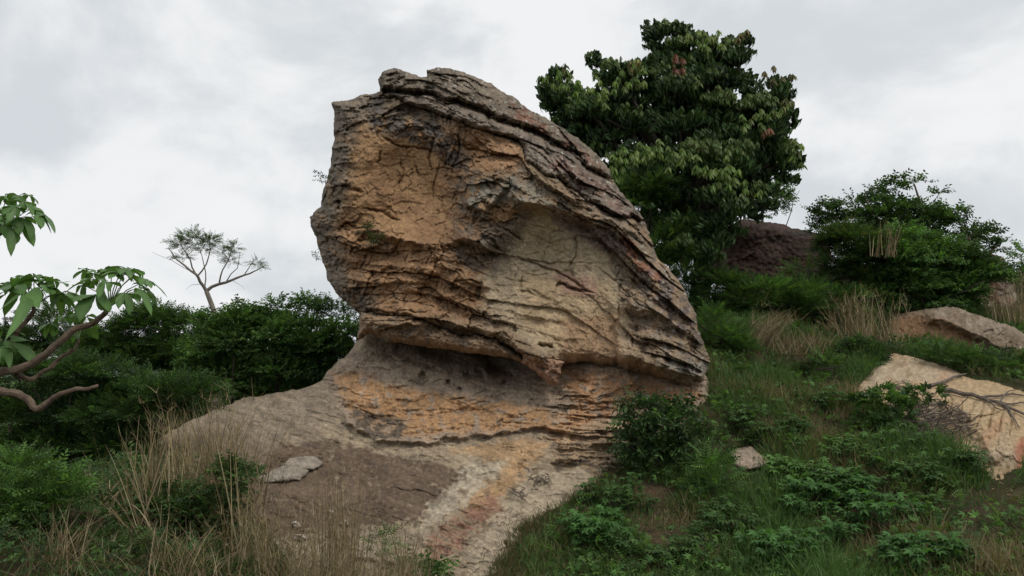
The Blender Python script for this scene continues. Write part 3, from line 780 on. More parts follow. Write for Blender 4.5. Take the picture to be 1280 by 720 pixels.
C = mixc(C, (0.14, 0.105, 0.08), 0.75 * region_a( [(250, 560), (330, 555), (345, 640), (300, 680), (250, 640)], 16))
C = mixc(C, (0.37, 0.30, 0.21), 0.8 * region_a( [(400, 527), (440, 538), (500, 560), (560, 566), (620, 560), (665, 552), (650, 575), (612, 600), (590, 590), (520, 574), (450, 560), (400, 545)], 7))
C = mixc(C, (0.46, 0.395, 0.30), 0.8 * region_a( [(590, 580), (640, 578), (600, 610), (550, 650), (520, 665), (540, 630)], 9) * sstep(-0.5, 0.1, nB + 0.3))
C = mixc(C, (0.40, 0.255, 0.135), 0.8 * region_a( [(560, 562), (640, 548), (690, 552), (665, 580), (640, 612), (600, 640), (570, 640), (600, 612), (640, 580), (600, 572)], 9))
C = mixc(C, (0.27, 0.155, 0.105), 0.8 * region_a( [(600, 622), (628, 618), (625, 640), (600, 660), (570, 690), (540, 705), (525, 690), (550, 655)], 7) * sstep(-0.45, 0.1, stre + 0.3 * nB + 0.1))
C = mixc(C, (0.17, 0.085, 0.065), 0.75 * region_a( [(605, 628), (622, 622), (610, 650), (570, 690), (540, 700), (560, 665)], 9) * sstep(0.05, 0.4, stre + 0.5 * nB))
C = mixc(C, (0.38, 0.315, 0.23), 0.85 * region_a( [(660, 590), (740, 585), (700, 640), (660, 660), (640, 700), (640, 740), (580, 740), (590, 690), (612, 655), (640, 625)], 7))
C = mixc(C, (0.30, 0.25, 0.18), 0.7 * region_a( [(300, 690), (420, 660), (520, 670), (520, 770), (300, 770)], 18))
C *= (1 + 0.26 * stre * m_slab + 0.15 * st1 * m_ped + 0.22 * nC + 0.15 * nA)[..., None]
C = mixc(C, (0.10, 0.085, 0.07), 0.5 * sstep(0.45, 0.7, nB + 0.5 * nC))
C = mixc(C, (0.40, 0.35, 0.28), 0.22 * sstep(0.62, 0.75, nC + 0.3 * nW))
C = np.clip(C * (1 + m_ped[..., None] * np.array((.08, .06, .04)) + np.array((.04, .03, 0.01))), 0.03, 0.7)
outcrop = empty('bedrock_outcrop', tuple(P(500, 700, 10.2)), 'smooth tan and dark stained bedrock sloping down in front of the perched boulder', 'rock outcrop')
V, T, c = grid_body(SD2, X, Y, D, C, 0, 10, 0.42, skirt=[(0.5, -0.12), (2.2, -1.2), (3.2, -3.0)])
part('rock_surface', V, T, M_SLAB, outcrop, c, True)
note_rock(V[:int((SD2 > 0).sum())])
OUT_D, OUT_X0, OUT_Y0 = D, 155, 402
def on_slab(px, py):
    return P(px, py, D_SLAB[int(round(py)) - OUT_Y0, int(round(px)) - OUT_X0])
D_SLAB = D

# ------------------------------------------------------------------ smaller rocks
ROCK_D = {}
def pslab(ax, ay):
    D, a, b, st = ROCK_D['pale_slab']
    return float(D[int(np.clip(round((ay - b) / st), 0, D.shape[0] - 1)), int(np.clip(round((ax - a) / st), 0, D.shape[1] - 1))])
def rock(name, label, cat, poly, ctl, th, ew, ed, cols, seed, rough=0.05, step=1.0, occ=False, group=None, feats=None, painter=None, mat=None, w=(2.0, 0.9)):
    px = [p[0] for p in poly]; py = [p[1] for p in poly]
    X, Y = grid(min(px) - 6, max(px) + 6, min(py) - 6, max(py) + 6, step)
    sc = max(max(px) - min(px), 20) / 100.0
    wx, wy = warp(X, Y, w[0] * min(sc, 1.2), w[1] * min(sc, 1), seed)
    s_ = sdf(wx, wy, poly)
    if len(ctl) >= 4: D = TPS([c[:2] for c in ctl], [c[2] for c in ctl], lam=0.003)(X, Y)
    else: D = np.full(X.shape, float(ctl[0][2]))
    D = D + rough * 1.6 * fbm(X / (40 * sc), Y / (30 * sc), 4, seed + 1) + rough * 0.4 * fbm(X / 5, Y / 5, 3, seed + 2)
    f1, f2, cid = voronoi(X / (30 * sc + 4) + 0.3 * gnoise(X / 12, Y / 12, seed), Y / (18 * sc + 3) + 0.15 * X / (30 * sc + 4), seed + 3)
    D = D + rough * (cid - 0.5)
    if feats: D = feats(D, wx, wy)
    n = fbm(X / (22 * sc + 3), Y / (15 * sc + 3), 4, seed + 5)
    C = np.ones(X.shape + (3,)) * np.array(cols[0])
    C = mixc(C, cols[1], sstep(-0.15, 0.35, n))
    if len(cols) > 2: C = mixc(C, cols[2], 0.8 * sstep(0.2, 0.5, fbm(X / 17, Y / 11, 4, seed + 9)))
    if painter: C = painter(C, wx, wy, n)
    C = np.clip(C * (1 + 0.2 * fbm(X / 5, Y / 4, 3, seed + 7))[..., None], 0.02, 0.7)
    ROCK_D[name] = (D, X[0, 0], Y[0, 0], step)
    V, T, c = grid_body(s_, X, Y, D, C, th, ew, ed)
    base = np.array([V[:, 0].mean(), V[:, 1].mean(), V[:, 2].min()])
    me = mesh_np(name, V - base, T, mat or M_ROCK, c, True)
    o = link(name, me); o.location = base
    tag(o, label, cat, group)
    if occ: note_rock(V)
    return o

def pale_feats(D, x, y):
    D = crack(D, x, y, [(1167, 480), (1190, 472), (1212, 468)], 1.5, 0.14)
    for k in range(7):
        a = 1185 + k * 13
        D = crack(D, x, y, [(a + 6, 495 + k * 2), (a + 2, 512 + k * 2), (a - 3, 528 + k * 3)], 1.2, 0.13)
    D = crack(D, x, y, [(1190, 532), (1225, 522), (1260, 512)], 1.2, 0.12)
    D = ledge(D, x, y, [(1085, 478), (1110, 470), (1140, 466), (1165, 478)], 0.08, 8, 14, 5)
    D = ledge(D, x, y, [(1195, 500), (1215, 520), (1235, 560), (1250, 585)], 0.2, 12, 30, 6)
    return D
def pale_paint(C, x, y, n):
    C = mixc(C, (0.44, 0.325, 0.19), 0.7 * region(x, y, [(1180, 470), (1290, 490), (1290, 560), (1220, 560)], 20))
    C = mixc(C, (0.40, 0.21, 0.12), 0.5 * region(x, y, [(1222, 545), (1245, 520), (1262, 522), (1250, 540), (1232, 565)], 8) * sstep(-0.3, 0.2, n))
    C = mixc(C, (0.38, 0.15, 0.09), 0.85 * region(x, y, [(1268, 560), (1275, 548), (1295, 548), (1295, 590), (1270, 590)], 5))
    C = mixc(C, (0.40, 0.25, 0.17), 0.6 * region(x, y, [(1176, 462), (1190, 462), (1184, 480), (1172, 480)], 5))
    return C
rock('pale_slab', 'large cream sandstone slab with dead branches lying across it', 'rock',
     [(1067, 489), (1074, 480), (1088, 470), (1098, 458), (1110, 446), (1122, 441), (1136, 443), (1152, 450), (1172, 455), (1192, 462), (1212, 470), (1240, 477), (1265, 484), (1300, 496), (1350, 515), (1370, 660), (1300, 640), (1270, 622), (1240, 606), (1216, 582), (1190, 560), (1150, 535), (1110, 512), (1080, 502)],
     [(1070, 488, 14.7), (1115, 447, 16.6), (1160, 458, 16.1), (1210, 474, 15.3), (1280, 492, 14.4), (1340, 520, 13.6), (1110, 480, 14.9), (1150, 500, 13.9), (1200, 510, 13.3), (1250, 520, 12.8), (1280, 540, 12.3), (1230, 560, 12.0), (1260, 590, 11.3), (1290, 610, 10.9), (1340, 640, 10.4), (1150, 530, 13.3), (1190, 550, 12.5)],
     2.2, 9, 0.4, [(0.42, 0.30, 0.18), (0.42, 0.335, 0.23), (0.30, 0.215, 0.135)], 401, 0.06, occ=True, feats=pale_feats, painter=pale_paint, mat=M_SLAB)

def brown_feats(D, x, y):
    D = ledge(D, x, y, [(1150, 398), (1190, 402), (1225, 420), (1250, 432), (1275, 438), (1300, 446)], 0.45, 10, 26, 7)
    return D
def brown_paint(C, x, y, n):
    C = mixc(C, (0.20, 0.115, 0.06), 0.9 * region(x, y, [(1095, 400), (1140, 394), (1190, 402), (1225, 424), (1228, 455), (1095, 460)], 8))
    C = mixc(C, (0.27, 0.13, 0.09), 0.7 * region(x, y, [(1165, 425), (1215, 430), (1215, 450), (1170, 450)], 6))
    return C
rock('overhanging_boulder', 'long grey topped brown boulder with an ochre hollow, half sunk behind the cream slab', 'boulder',
     [(1104, 420), (1114, 402), (1135, 390), (1165, 384), (1190, 383), (1208, 388), (1232, 398), (1258, 406), (1285, 418), (1320, 436), (1340, 470), (1280, 468), (1230, 456), (1150, 452), (1095, 440)],
     [(1100, 420, 18.6), (1180, 390, 18.8), (1250, 408, 18.0), (1320, 440, 17.4), (1180, 430, 18.1), (1250, 440, 17.6), (1120, 440, 18.2)],
     2.6, 10, 0.6, [(0.24, 0.19, 0.14), (0.19, 0.145, 0.10), (0.30, 0.25, 0.19)], 421, 0.08, occ=True, feats=brown_feats, painter=brown_paint)
rock('shade_toned_boulder', 'brown boulder with tree shade in its colour on the hilltop half hidden under the big tree', 'boulder',
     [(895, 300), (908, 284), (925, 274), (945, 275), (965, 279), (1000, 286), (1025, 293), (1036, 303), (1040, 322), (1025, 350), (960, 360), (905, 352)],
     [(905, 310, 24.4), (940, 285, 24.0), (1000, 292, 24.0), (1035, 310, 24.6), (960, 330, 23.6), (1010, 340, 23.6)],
     4.0, 12, 0.9, [(0.055, 0.036, 0.028), (0.075, 0.050, 0.040), (0.035, 0.027, 0.023)], 431, 0.10)  # browns darkened to stand in for shade of the tree overhead
rock('tan_boulder', 'tan brown boulder behind the spreading tree at its downhill end', 'boulder',
     [(1205, 345), (1222, 328), (1240, 318), (1254, 322), (1264, 336), (1270, 360), (1276, 402), (1260, 418), (1225, 415), (1205, 390)],
     [(1210, 350, 22.4), (1240, 322, 22.2), (1268, 360, 22.3), (1270, 400, 21.4), (1220, 400, 21.4)],
     2.2, 12, 0.7, [(0.22, 0.14, 0.09), (0.17, 0.13, 0.10), (0.30, 0.26, 0.21)], 441, 0.12)
rock('round_stone', 'round brown stone in front of the upright dry grass on the slope', 'stone',
     [(1024, 418), (1030, 408), (1042, 403), (1054, 406), (1061, 416), (1060, 428), (1046, 436), (1028, 432)], [(1040, 420, 18.6)], 0.5, 12, 0.35, [(0.20, 0.145, 0.09), (0.16, 0.125, 0.085)], 451, 0.04)
rock('wedge_stone', 'pale wedge shaped stone lying alone in the green undergrowth', 'stone',
     [(912, 566), (920, 560), (938, 558), (950, 566), (967, 577), (955, 585), (930, 588), (916, 582)], [(912, 566, 12.55), (938, 559, 12.65), (967, 577, 12.3), (930, 586, 12.1), (945, 575, 12.25)], 0.35, 6, 0.14, [(0.36, 0.28, 0.21), (0.32, 0.26, 0.20)], 461, 0.02, step=0.6)
rock('orange_stone', 'small orange brown stone by the grass beyond the boulder tip, upper of a pair', 'stone',
     [(932, 494), (936, 489), (944, 491), (946, 498), (938, 502)], [(940, 495, 14.9)], 0.15, 4, 0.08, [(0.36, 0.22, 0.12), (0.30, 0.2, 0.13)], 471, 0.02, step=0.5)
rock('orange_stone', 'small flat orange stone just below its twin beyond the boulder tip', 'stone',
     [(926, 502), (934, 497), (942, 503), (936, 510), (928, 508)], [(934, 503, 14.65)], 0.15, 4, 0.08, [(0.36, 0.23, 0.13), (0.30, 0.2, 0.13)], 473, 0.02, step=0.5)
rock('half_buried_stone', 'low grey brown stone half buried uphill of the pale wedge stone', 'stone',
     [(905, 549), (914, 541), (932, 540), (944, 546), (940, 554), (915, 556)], [(925, 548, 13.1)], 0.3, 5, 0.12, [(0.26, 0.19, 0.13), (0.22, 0.17, 0.12)], 475, 0.02, step=0.6)
rock('yellow_stone', 'yellowish broken stone at the bottom edge among grass', 'stone',
     [(852, 702), (862, 692), (876, 690), (884, 698), (880, 712), (868, 722), (856, 716)], [(868, 705, 9.65)], 0.25, 6, 0.14, [(0.36, 0.24, 0.12), (0.42, 0.31, 0.17)], 481, 0.03, step=0.6)
rock('mossy_stone', 'dull greenish stone below the bright shrub on the slope', 'stone',
     [(864, 640), (872, 633), (882, 636), (886, 646), (878, 652), (866, 650)], [(875, 643, 11.2)], 0.2, 5, 0.1, [(0.18, 0.16, 0.09), (0.14, 0.13, 0.08)], 483, 0.02, step=0.6)
rock('sunken_slab', 'flat brown slab nearly flush with the soil in the lower right grass', 'stone',
     [(1112, 640), (1135, 634), (1158, 646), (1166, 656), (1140, 658), (1118, 650)], [(1112, 640, 10.95), (1140, 636, 11.0), (1165, 655, 10.35), (1125, 652, 10.45), (1140, 646, 10.65)], 0.2, 6, 0.08, [(0.25, 0.165, 0.10), (0.20, 0.14, 0.09)], 485, 0.02, step=0.6)
# the two loose flat stones lying on the dark slab
def sl(ax, ay): return float(D_SLAB[int(np.clip(round(ay) - OUT_Y0, 0, D_SLAB.shape[0] - 1)), int(np.clip(round(ax) - OUT_X0, 0, D_SLAB.shape[1] - 1))])
rock('flat_stone', 'grey flat slab lying on the dark bedrock, lower of two stacked pieces', 'stone',
     [(320, 599), (326, 594), (346, 585), (358, 582), (372, 584), (386, 588), (382, 594), (374, 600), (350, 603), (324, 604)],
     [(a, b, sl(a, b) - o) for a, b, o in [(320, 600, .12), (346, 586, .22), (386, 589, .22), (374, 601, .10), (345, 604, .10), (355, 594, .24)]], 0.25, 4, 0.10, [(0.30, 0.26, 0.21), (0.22, 0.19, 0.155), (0.38, 0.33, 0.27)], 491, 0.02, step=0.5, w=(1.5, 1.0))
rock('flat_stone', 'grey flat slab resting on the back of the lower flat stone', 'stone',
     [(354, 581), (362, 573), (380, 570), (394, 571), (404, 578), (398, 584), (390, 587), (376, 586), (366, 587)],
     [(a, b, sl(a, b) - o) for a, b, o in [(354, 581, .22), (380, 571, .22), (404, 578, .18), (385, 588, .20), (375, 580, .28)]], 0.2, 4, 0.08, [(0.31, 0.265, 0.215), (0.24, 0.205, 0.165), (0.38, 0.33, 0.27)], 493, 0.02, step=0.5, w=(1.5, 1.0))
for k, (cx, cy, r, lab) in enumerate([(368, 658, 7, 'whitish rock chip in the dry grass, uppermost of the scatter'), (375, 672, 9, 'biggest whitish rock chip in the dry grass'), (430, 655, 7, 'whitish rock chip beside the straw clump on the slab'),
                                      (352, 672, 5, 'tiny whitish rock chip farthest from the boulder'), (412, 640, 4, 'small whitish rock chip on the dark stained slab')]):
    yy = sl(cx, cy) - 0.09
    an = np.sort(rng.uniform(0, 2 * np.pi, 7))
    rock('rock_chip', lab, 'stone', [(cx + r * math.cos(a) * rng.uniform(.7, 1.2), cy + r * math.sin(a) * rng.uniform(.6, 1.0)) for a in an], [(cx, cy, yy)], 0.1, r * 0.5, 0.06, [(0.55, 0.50, 0.44), (0.42, 0.36, 0.30)], 500 + k * 3, 0.02, step=0.5, group='whitish rock chips in the dry grass')

# ------------------------------------------------------------------ plants: geometry kit
def unit(v):
    return v / np.maximum(np.linalg.norm(v, axis=-1, keepdims=True), 1e-9)

def tube(V, T, pts, radii, sides=6):
    """append a tapered tube to python lists"""
    pts = np.asarray(pts, float); n = len(pts)
    b = sum(len(v) for v in V)
    tg = np.gradient(pts, axis=0); tg = unit(tg)
    ref = np.array([0.13, 0.21, 0.97]) if abs(tg[:, 2]).mean() < 0.8 else np.array([0.97, 0.1, 0.2])
    u = unit(np.cross(tg, ref)); w = np.cross(tg, u)
    a = np.arange(sides) * 2 * np.pi / sides
    r = np.asarray(radii, float)[:, None, None]
    ring = pts[:, None] + r * (np.cos(a)[None, :, None] * u[:, None] + np.sin(a)[None, :, None] * w[:, None])
    V.append(ring.reshape(-1, 3))
    i = np.arange(n - 1)[:, None] * sides + np.arange(sides)[None]
    j = np.arange(n - 1)[:, None] * sides + (np.arange(sides)[None] + 1) % sides
    q = np.stack([i, j, j + sides, i + sides], -1).reshape(-1, 4) + b
    T.append(np.concatenate([q[:, [0, 1, 2]], q[:, [0, 2, 3]]]))

def curve(a, b, bend, n=7, rough=0.0, seed=None):
    a, b = np.asarray(a, float), np.asarray(b, float)
    t = np.linspace(0, 1, n)[:, None]
    m = (a + b) / 2 + np.asarray(bend, float)
    p = (1 - t) ** 2 * a + 2 * t * (1 - t) * m + t * t * b
    if rough: p[1:-1] += rng.normal(0, rough, (n - 2, 3))
    return p

def leaf_tpl(L, W, fold=0.25, droop=0.25):
    """one pointed leaf along +x, 5 verts / 4 tris"""
    v = np.array([(0, 0, 0), (0.45 * L, W / 2, 0.0), (0.5 * L, 0, -fold * W), (0.45 * L, -W / 2, 0.0), (L, 0, -droop * L)])
    v[1:4, 2] -= droop * L * 0.22
    return v, np.array([(0, 2, 1), (0, 3, 2), (1, 2, 4), (2, 3, 4)])

def join_tpl(items):
    V, T, I = [], [], []
    b = 0
    for k, (v, t) in enumerate(items):
        V.append(v); T.append(t + b); I.append(np.full(len(v), k)); b += len(v)
    return np.concatenate(V), np.concatenate(T), np.concatenate(I)

def rot(ax, a):
    c, s = math.cos(a), math.sin(a)
    return {'x': np.array([(1, 0, 0), (0, c, -s), (0, s, c)]), 'y': np.array([(c, 0, s), (0, 1, 0), (-s, 0, c)]), 'z': np.array([(c, -s, 0), (s, c, 0), (0, 0, 1)])}[ax]

def tpl_pinnate(pairs, length, ll, lw):
    it = []
    for k in range(pairs):
        t = (k + 0.6) / pairs
        x = length * t; z = -0.22 * length * t * t
        s = 1 - 0.45 * abs(t - 0.45)
        for sg in (-1, 1):
            v, tr = leaf_tpl(ll * s, lw * s, 0.15, 0.2)
            it.append((v @ rot('z', sg * 1.05).T + np.array([x, 0, z]), tr))
    v, tr = leaf_tpl(ll, lw, 0.15, 0.3)
    it.append((v + np.array([length, 0, -0.22 * length]), tr))
    return join_tpl(it)

def tpl_twig(n, length, L, W, droop=0.35, seed=0):
    r = np.random.default_rng(seed)
    it = []
    for k in range(n):
        t = (k + 0.5) / n
        v, tr = leaf_tpl(L * r.uniform(.75, 1.15), W * r.uniform(.8, 1.15), 0.2, droop * r.uniform(.5, 1.5))
        v = v @ rot('x', r.uniform(-.6, .6)).T
        v = v @ rot('y', r.uniform(-.5, .5)).T
        v = v @ rot('z', (1 if k % 2 else -1) * r.uniform(.3, 1.3)).T
        it.append((v + np.array([length * t, 0, 0.05 * length * math.sin(6 * t)]), tr))
    return join_tpl(it)

def tpl_rosette(n, L, W, down, seed=0):
    """leaves hanging round a shoot tip; +x is the shoot direction"""
    r = np.random.default_rng(seed)
    it = []
    for k in range(n):
        v, tr = leaf_tpl(L * r.uniform(.7, 1.15), W * r.uniform(.8, 1.15), 0.22, 0.28)
        v = v @ rot('x', r.uniform(-.7, .7)).T
        v = v @ rot('y', down + r.uniform(-.45, .45)).T
        v = v @ rot('z', 2.4 * k + r.uniform(-.4, .4)).T
        it.append((v + np.array([0, 0, r.uniform(-.25, .1) * L]), tr))
    V, T, I = join_tpl(it)
    return V @ rot('y', math.pi / 2).T, T, I          # local +z -> +x

def tpl_palmate(n, L, W, stem, seed=0):
    r = np.random.default_rng(seed)
    it = []
    for k in range(n):
        a = -2.2 + 4.4 * k / (n - 1)
        v, tr = leaf_tpl(L * (1 - 0.16 * abs(a)), W, 0.18, 0.35 + 0.1 * r.random())
        it.append((v @ rot('z', a).T + np.array([stem, 0, 0]), tr))
    w = 0.012 * L / 0.1
    it.append((np.array([(0, -w / 3, 0), (0, w / 3, 0), (stem, 0, 0.0)]), np.array([(0, 1, 2)])))
    return join_tpl(it)

def scatter(tpl, pos, dirs, size, pal, jit=0.18, upness=0.8, leafjit=0.1):
    """place template copies: +x along dirs, local z leaning to world up; returns V,T,C"""
    tv, tt, ti = tpl
    n = len(pos)
    if n == 0: return np.zeros((0, 3)), np.zeros((0, 3), int), np.zeros((0, 3))
    x = unit(np.asarray(dirs, float))
    up = unit(np.array([0, 0, 1.0]) * upness + rng.normal(0, 0.45, (n, 3)))
    y = unit(np.cross(up, x)); z = np.cross(x, y)
    R = np.stack([x, y, z], 1)                          # rows
    s = np.asarray(size).reshape(-1, 1, 1) if np.ndim(size) else size
    V = np.einsum('mk,nkj->nmj', tv, R) * s + np.asarray(pos)[:, None]
    pal = np.asarray(pal, float)
    if pal.ndim == 2 and len(pal) == n: base = pal
    else: base = pal[rng.integers(0, len(pal), n)]
    nl = ti.max() + 1
    lj = 1 + rng.normal(0, leafjit, (n, nl))
    C = base[:, None, :] * (1 + rng.normal(0, jit, (n, 1, 1))) * lj[:, ti][..., None]
    m = len(tv)
    T = (tt[None] + (np.arange(n) * m)[:, None, None]).reshape(-1, 3)
    return V.reshape(-1, 3), T, np.clip(C.reshape(-1, 3), 0.004, 0.6)

def cat_geo(parts):
    V, T, C = [], [], []; b = 0
    for v, t, c in parts:
        V.append(v); T.append(t + b); C.append(c); b += len(v)
    return np.concatenate(V), np.concatenate(T), np.concatenate(C)

def lobes3d(lobes, Y, depth_k=0.9):
    """pixel lobes (cx,cy,rx,ry[,dY]) -> centres (n,3), radii (n,3)"""
    cs, rs = [], []
    for l in lobes:
        y = Y + (l[4] if len(l) > 4 else 0)
        k = m_per_px(y)
        cs.append(P(l[0], l[1], y)); rs.append((l[2] * k, max(l[2], l[3]) * k * depth_k, l[3] * k))
    return np.array(cs), np.array(rs)

def fill(cs, rs, n, shell=0.35, sub=0.33, nsub=9):
    """n sprays in sub-clumps of ellipsoid lobes: (positions, outward directions, clump number)"""
    vol = (rs[:, 0] * rs[:, 1] * rs[:, 2]) ** (2 / 3.0)
    k = rng.choice(len(cs), n, p=vol / vol.sum())
    # sub-clump centres per lobe
    u = unit(rng.normal(0, 1, (len(cs), nsub, 3))) * (rng.uniform(shell, 1, (len(cs), nsub, 1)) ** 0.5)
    j = rng.integers(0, nsub, n)
    d = unit(rng.normal(0, 1, (n, 3)))
    d[:, 2] = np.abs(d[:, 2]) * 0.75 + 0.25 * d[:, 2]
    d = unit(d)
    loc = u[k, j] * (1 - sub * 0.5) + d * sub * (rng.uniform(0.2, 1, (n, 1)) ** 0.4)
    pos = cs[k] + loc * rs[k]
    outd = unit(loc * np.array([1, 1, 0.7]) + 0.7 * d)
    return pos, outd, k * nsub + j

def stems(parent, root, targets, r0, mat, name='stem', sides=5, bend=0.2):
    V, T = [], []
    for t in targets:
        t = np.asarray(t, float)
        ln = np.linalg.norm(t - root)
        p = curve(root + rng.normal(0, 0.05, 3) * [1, 1, 0], t, (rng.normal(0, bend * ln * .4), rng.normal(0, bend * ln * .4), bend * ln * .5), 7, 0.02 * ln)
        tube(V, T, p, np.linspace(r0, r0 * 0.25, 7), sides)
    return part(name, np.concatenate(V), np.concatenate(T), mat, parent)

def shrub(name, label, lobes, Y, tpl, n, size, pal, cat='shrub', mat=None, r0=0.03, group=None, nst=6, bark=None, root=None, shell=0.4, sub=0.42, nsub=11, tone=0.3, foot=None):
    cs, rs = lobes3d(lobes, Y)
    if root is None:
        x, y = cs[:, 0].mean(), cs[:, 1].mean()
        root = np.array([x, y, float(gz(x, y)) - 0.03])
    e = empty(name, tuple(root), label, cat, group)
    pos, d, cl = fill(cs, rs, n, shell, sub, nsub)
    zg = gz0(pos[:, 0], pos[:, 1])
    ok = pos[:, 2] > zg + 0.02
    pos, d, cl = pos[ok], d[ok], cl[ok]
    tint = 1 + tone * rng.normal(0, 1, cl.max() + 1)
    pal = np.asarray(pal, float)
    base = pal[rng.integers(0, len(pal), len(pos))] * np.clip(tint[cl], 0.5, 1.7)[:, None]
    V, T, C = scatter(tpl, pos, d, size * rng.uniform(.75, 1.2, len(pos)), base)
    part('foliage', V, T, mat or M_LEAF, e, C)
    tg = [cs[rng.integers(0, len(cs))] + rng.normal(0, .35, 3) * rs[0] for _ in range(nst)]
    stems(e, root, tg, r0, bark or M_DARK)
    return e

PIN = tpl_pinnate(6, 0.30, 0.085, 0.034)
PIN_S = tpl_pinnate(5, 0.20, 0.055, 0.024)
TWIG = tpl_twig(9, 0.34, 0.13, 0.062, 0.35, 1)
TWIG_S = tpl_twig(9, 0.26, 0.085, 0.042, 0.35, 2)
ROS = tpl_rosette(10, 0.22, 0.078, 1.05, 3)
ROS_UP = tpl_rosette(10, 0.21, 0.075, 1.0, 4)
PALM = tpl_palmate(6, 0.12, 0.042, 0.10, 5)

G_DARK = [(0.036, 0.070, 0.024), (0.045, 0.082, 0.028), (0.031, 0.058, 0.023)]
G_MID = [(0.062, 0.124, 0.036), (0.078, 0.138, 0.042), (0.054, 0.106, 0.034)]
G_FRESH = [(0.090, 0.185, 0.046), (0.112, 0.198, 0.052), (0.080, 0.158, 0.043)]
G_OLIVE = [(0.075, 0.085, 0.028), (0.055, 0.075, 0.026)]

# ------------------------------------------------------------------ big broadleaf tree behind the boulder
YB = 22.0
root = np.array([5.4, 22.0, float(gz(5.4, 22.0)) - 0.05])
big = empty('broadleaf_tree', tuple(root), 'tall dense tree with hanging glossy leaves and red young shoots rising behind the boulder', 'tree')
lob = [(700, 108, 34, 26, -.5), (742, 73, 15, 13, 0), (770, 100, 36, 30, -.6), (832, 48, 42, 28, .4), (870, 70, 44, 34, 0), (922, 58, 24, 22, .4), (885, 110, 60, 46, -.9), (955, 115, 42, 30, -.2), (984, 142, 18, 34, .2),
       (990, 196, 19, 24, .2), (930, 160, 58, 50, -.9), (850, 150, 76, 56, -1.0), (760, 150, 56, 42, -.7), (962, 205, 42, 40, -.5), (890, 210, 70, 50, -1.8), (815, 205, 56, 44, -1.2), (795, 235, 34, 30, -1.4),
       (905, 265, 50, 44, -2.2), (845, 270, 60, 46, -1.6), (945, 250, 36, 34, -.6), (875, 325, 50, 48, -2.3), (860, 110, 60, 50, .2), (840, 80, 40, 30, .4), (800, 100, 30, 30, .2), (815, 300, 44, 44, -.8), (735, 130, 30, 22, -.2), (725, 140, 36, 26, .2), (695, 128, 28, 22, .3), (715, 155, 30, 26, .3), (738, 180, 36, 26, .4), (770, 230, 40, 30, .2), (745, 165, 46, 34, 0), (700, 118, 28, 20, .2), (790, 120, 44, 36, .2), (905, 90, 50, 40, .2), (770, 200, 50, 40, .2), (950, 150, 40, 50, .3), (860, 180, 80, 70, .8), (800, 140, 60, 60, .9), (930, 200, 60, 70, .9)]
cs, rs = lobes3d(lob, YB, 0.8)
pos, d, cl = fill(cs, rs, 16500, 0.40, 0.40, 18)
d = unit(d + np.array([0, 0, 0.75]))
fresh = rng.random(len(pos)) < 0.0
nclump = cl.max() + 1
kind = rng.random(nclump)
V1 = []
basec = np.array([(0.048, 0.092, 0.030), (0.062, 0.108, 0.036), (0.040, 0.076, 0.028)])[rng.integers(0, 3, len(pos))] * np.clip(1 + 0.3 * rng.normal(0, 1, nclump)[cl], .5, 1.6)[:, None]
top = (pos[:, 2] - cs[cl // 18][:, 2]) / rs[cl // 18][:, 2]
isf = (kind[cl] < 0.30) & (top > 0.15)
fc = np.array([(0.10, 0.155, 0.045), (0.13, 0.17, 0.06), (0.08, 0.135, 0.04)])[rng.integers(0, 3, len(pos))]
basec = np.where(isf[:, None], fc, basec)
isr = (kind[cl] > 2) & (top > 0.3) & (rng.random(len(pos)) < 0.8)
basec = np.where(isr[:, None], np.array((0.23, 0.075, 0.05)), basec)
a = scatter(ROS, pos[~isf & ~isr], d[~isf & ~isr], rng.uniform(.8, 1.2, (~isf & ~isr).sum()), basec[~isf & ~isr])
b = scatter(ROS_UP, pos[isf | isr], d[isf | isr] + np.array([0, 0, 1.0]), rng.uniform(.8, 1.15, (isf | isr).sum()), basec[isf | isr], 0.12)
# single hand placed young shoots seen in the photograph
hp = [(843, 76, 0.24, .09, .065), (853, 75, .20, .09, .06), (957, 162, .24, .12, .08), (792, 77, .17, .15, .06), (706, 86, .14, .14, .07), (962, 92, .15, .13, .07), (985, 97, .14, .14, .07), (930, 40, .15, .13, .06), (985, 132, .15, .16, .07)]
pp = np.array([P(h[0], h[1], YB - 2.3) for h in hp for _ in range(3)]) + rng.normal(0, .10, (len(hp) * 3, 3))
pc = np.array([h[2:] for h in hp for _ in range(3)])
c3 = scatter(ROS_UP, pp, np.tile([[0, -0.3, 1.0]], (len(pp), 1)), 1.0, pc, 0.15)
yg = [(770, 195), (785, 190), (800, 185), (815, 188), (830, 192), (772, 215), (900, 205), (890, 215), (905, 215), (918, 225), (925, 238), (880, 208), (845, 195), (860, 190), (935, 155), (945, 145), (980, 140), (750, 118), (720, 115), (765, 112), (735, 108), (800, 95), (790, 85), (870, 45), (880, 55), (695, 100), (710, 95), (900, 45), (1000, 190), (790, 108)]
pp = np.array([P(h[0], h[1], YB - 3.7 + 1.5 * (h[1] < 165)) for h in yg for _ in range(5)]) + rng.normal(0, .17, (len(yg) * 5, 3))
c4 = scatter(ROS_UP, pp, np.tile([[0, -0.3, 1.0]], (len(pp), 1)), 1.0, [(0.17, 0.25, 0.07), (0.21, 0.27, 0.10), (0.14, 0.22, 0.06)], 0.15)
V, T, C = cat_geo([a, b, c3, c4])
part('crown', V, T, M_GLOSS, big, C)
V, T = [], []
fork = np.array(P(880, 300, YB)); fork[1] = 22
tube(V, T, curve(root, fork, (0.15, 0, 0), 8, 0.02), np.linspace(.34, .24, 8), 10)
for k in range(len(cs)):
    p = curve(fork + rng.normal(0, .15, 3), cs[k], (rng.normal(0, .4), rng.normal(0, .3), .5), 8, .05)
    tube(V, T, p, np.linspace(.15, .025, 8), 6)
part('trunk', np.concatenate(V), np.concatenate(T), M_DARK, big)

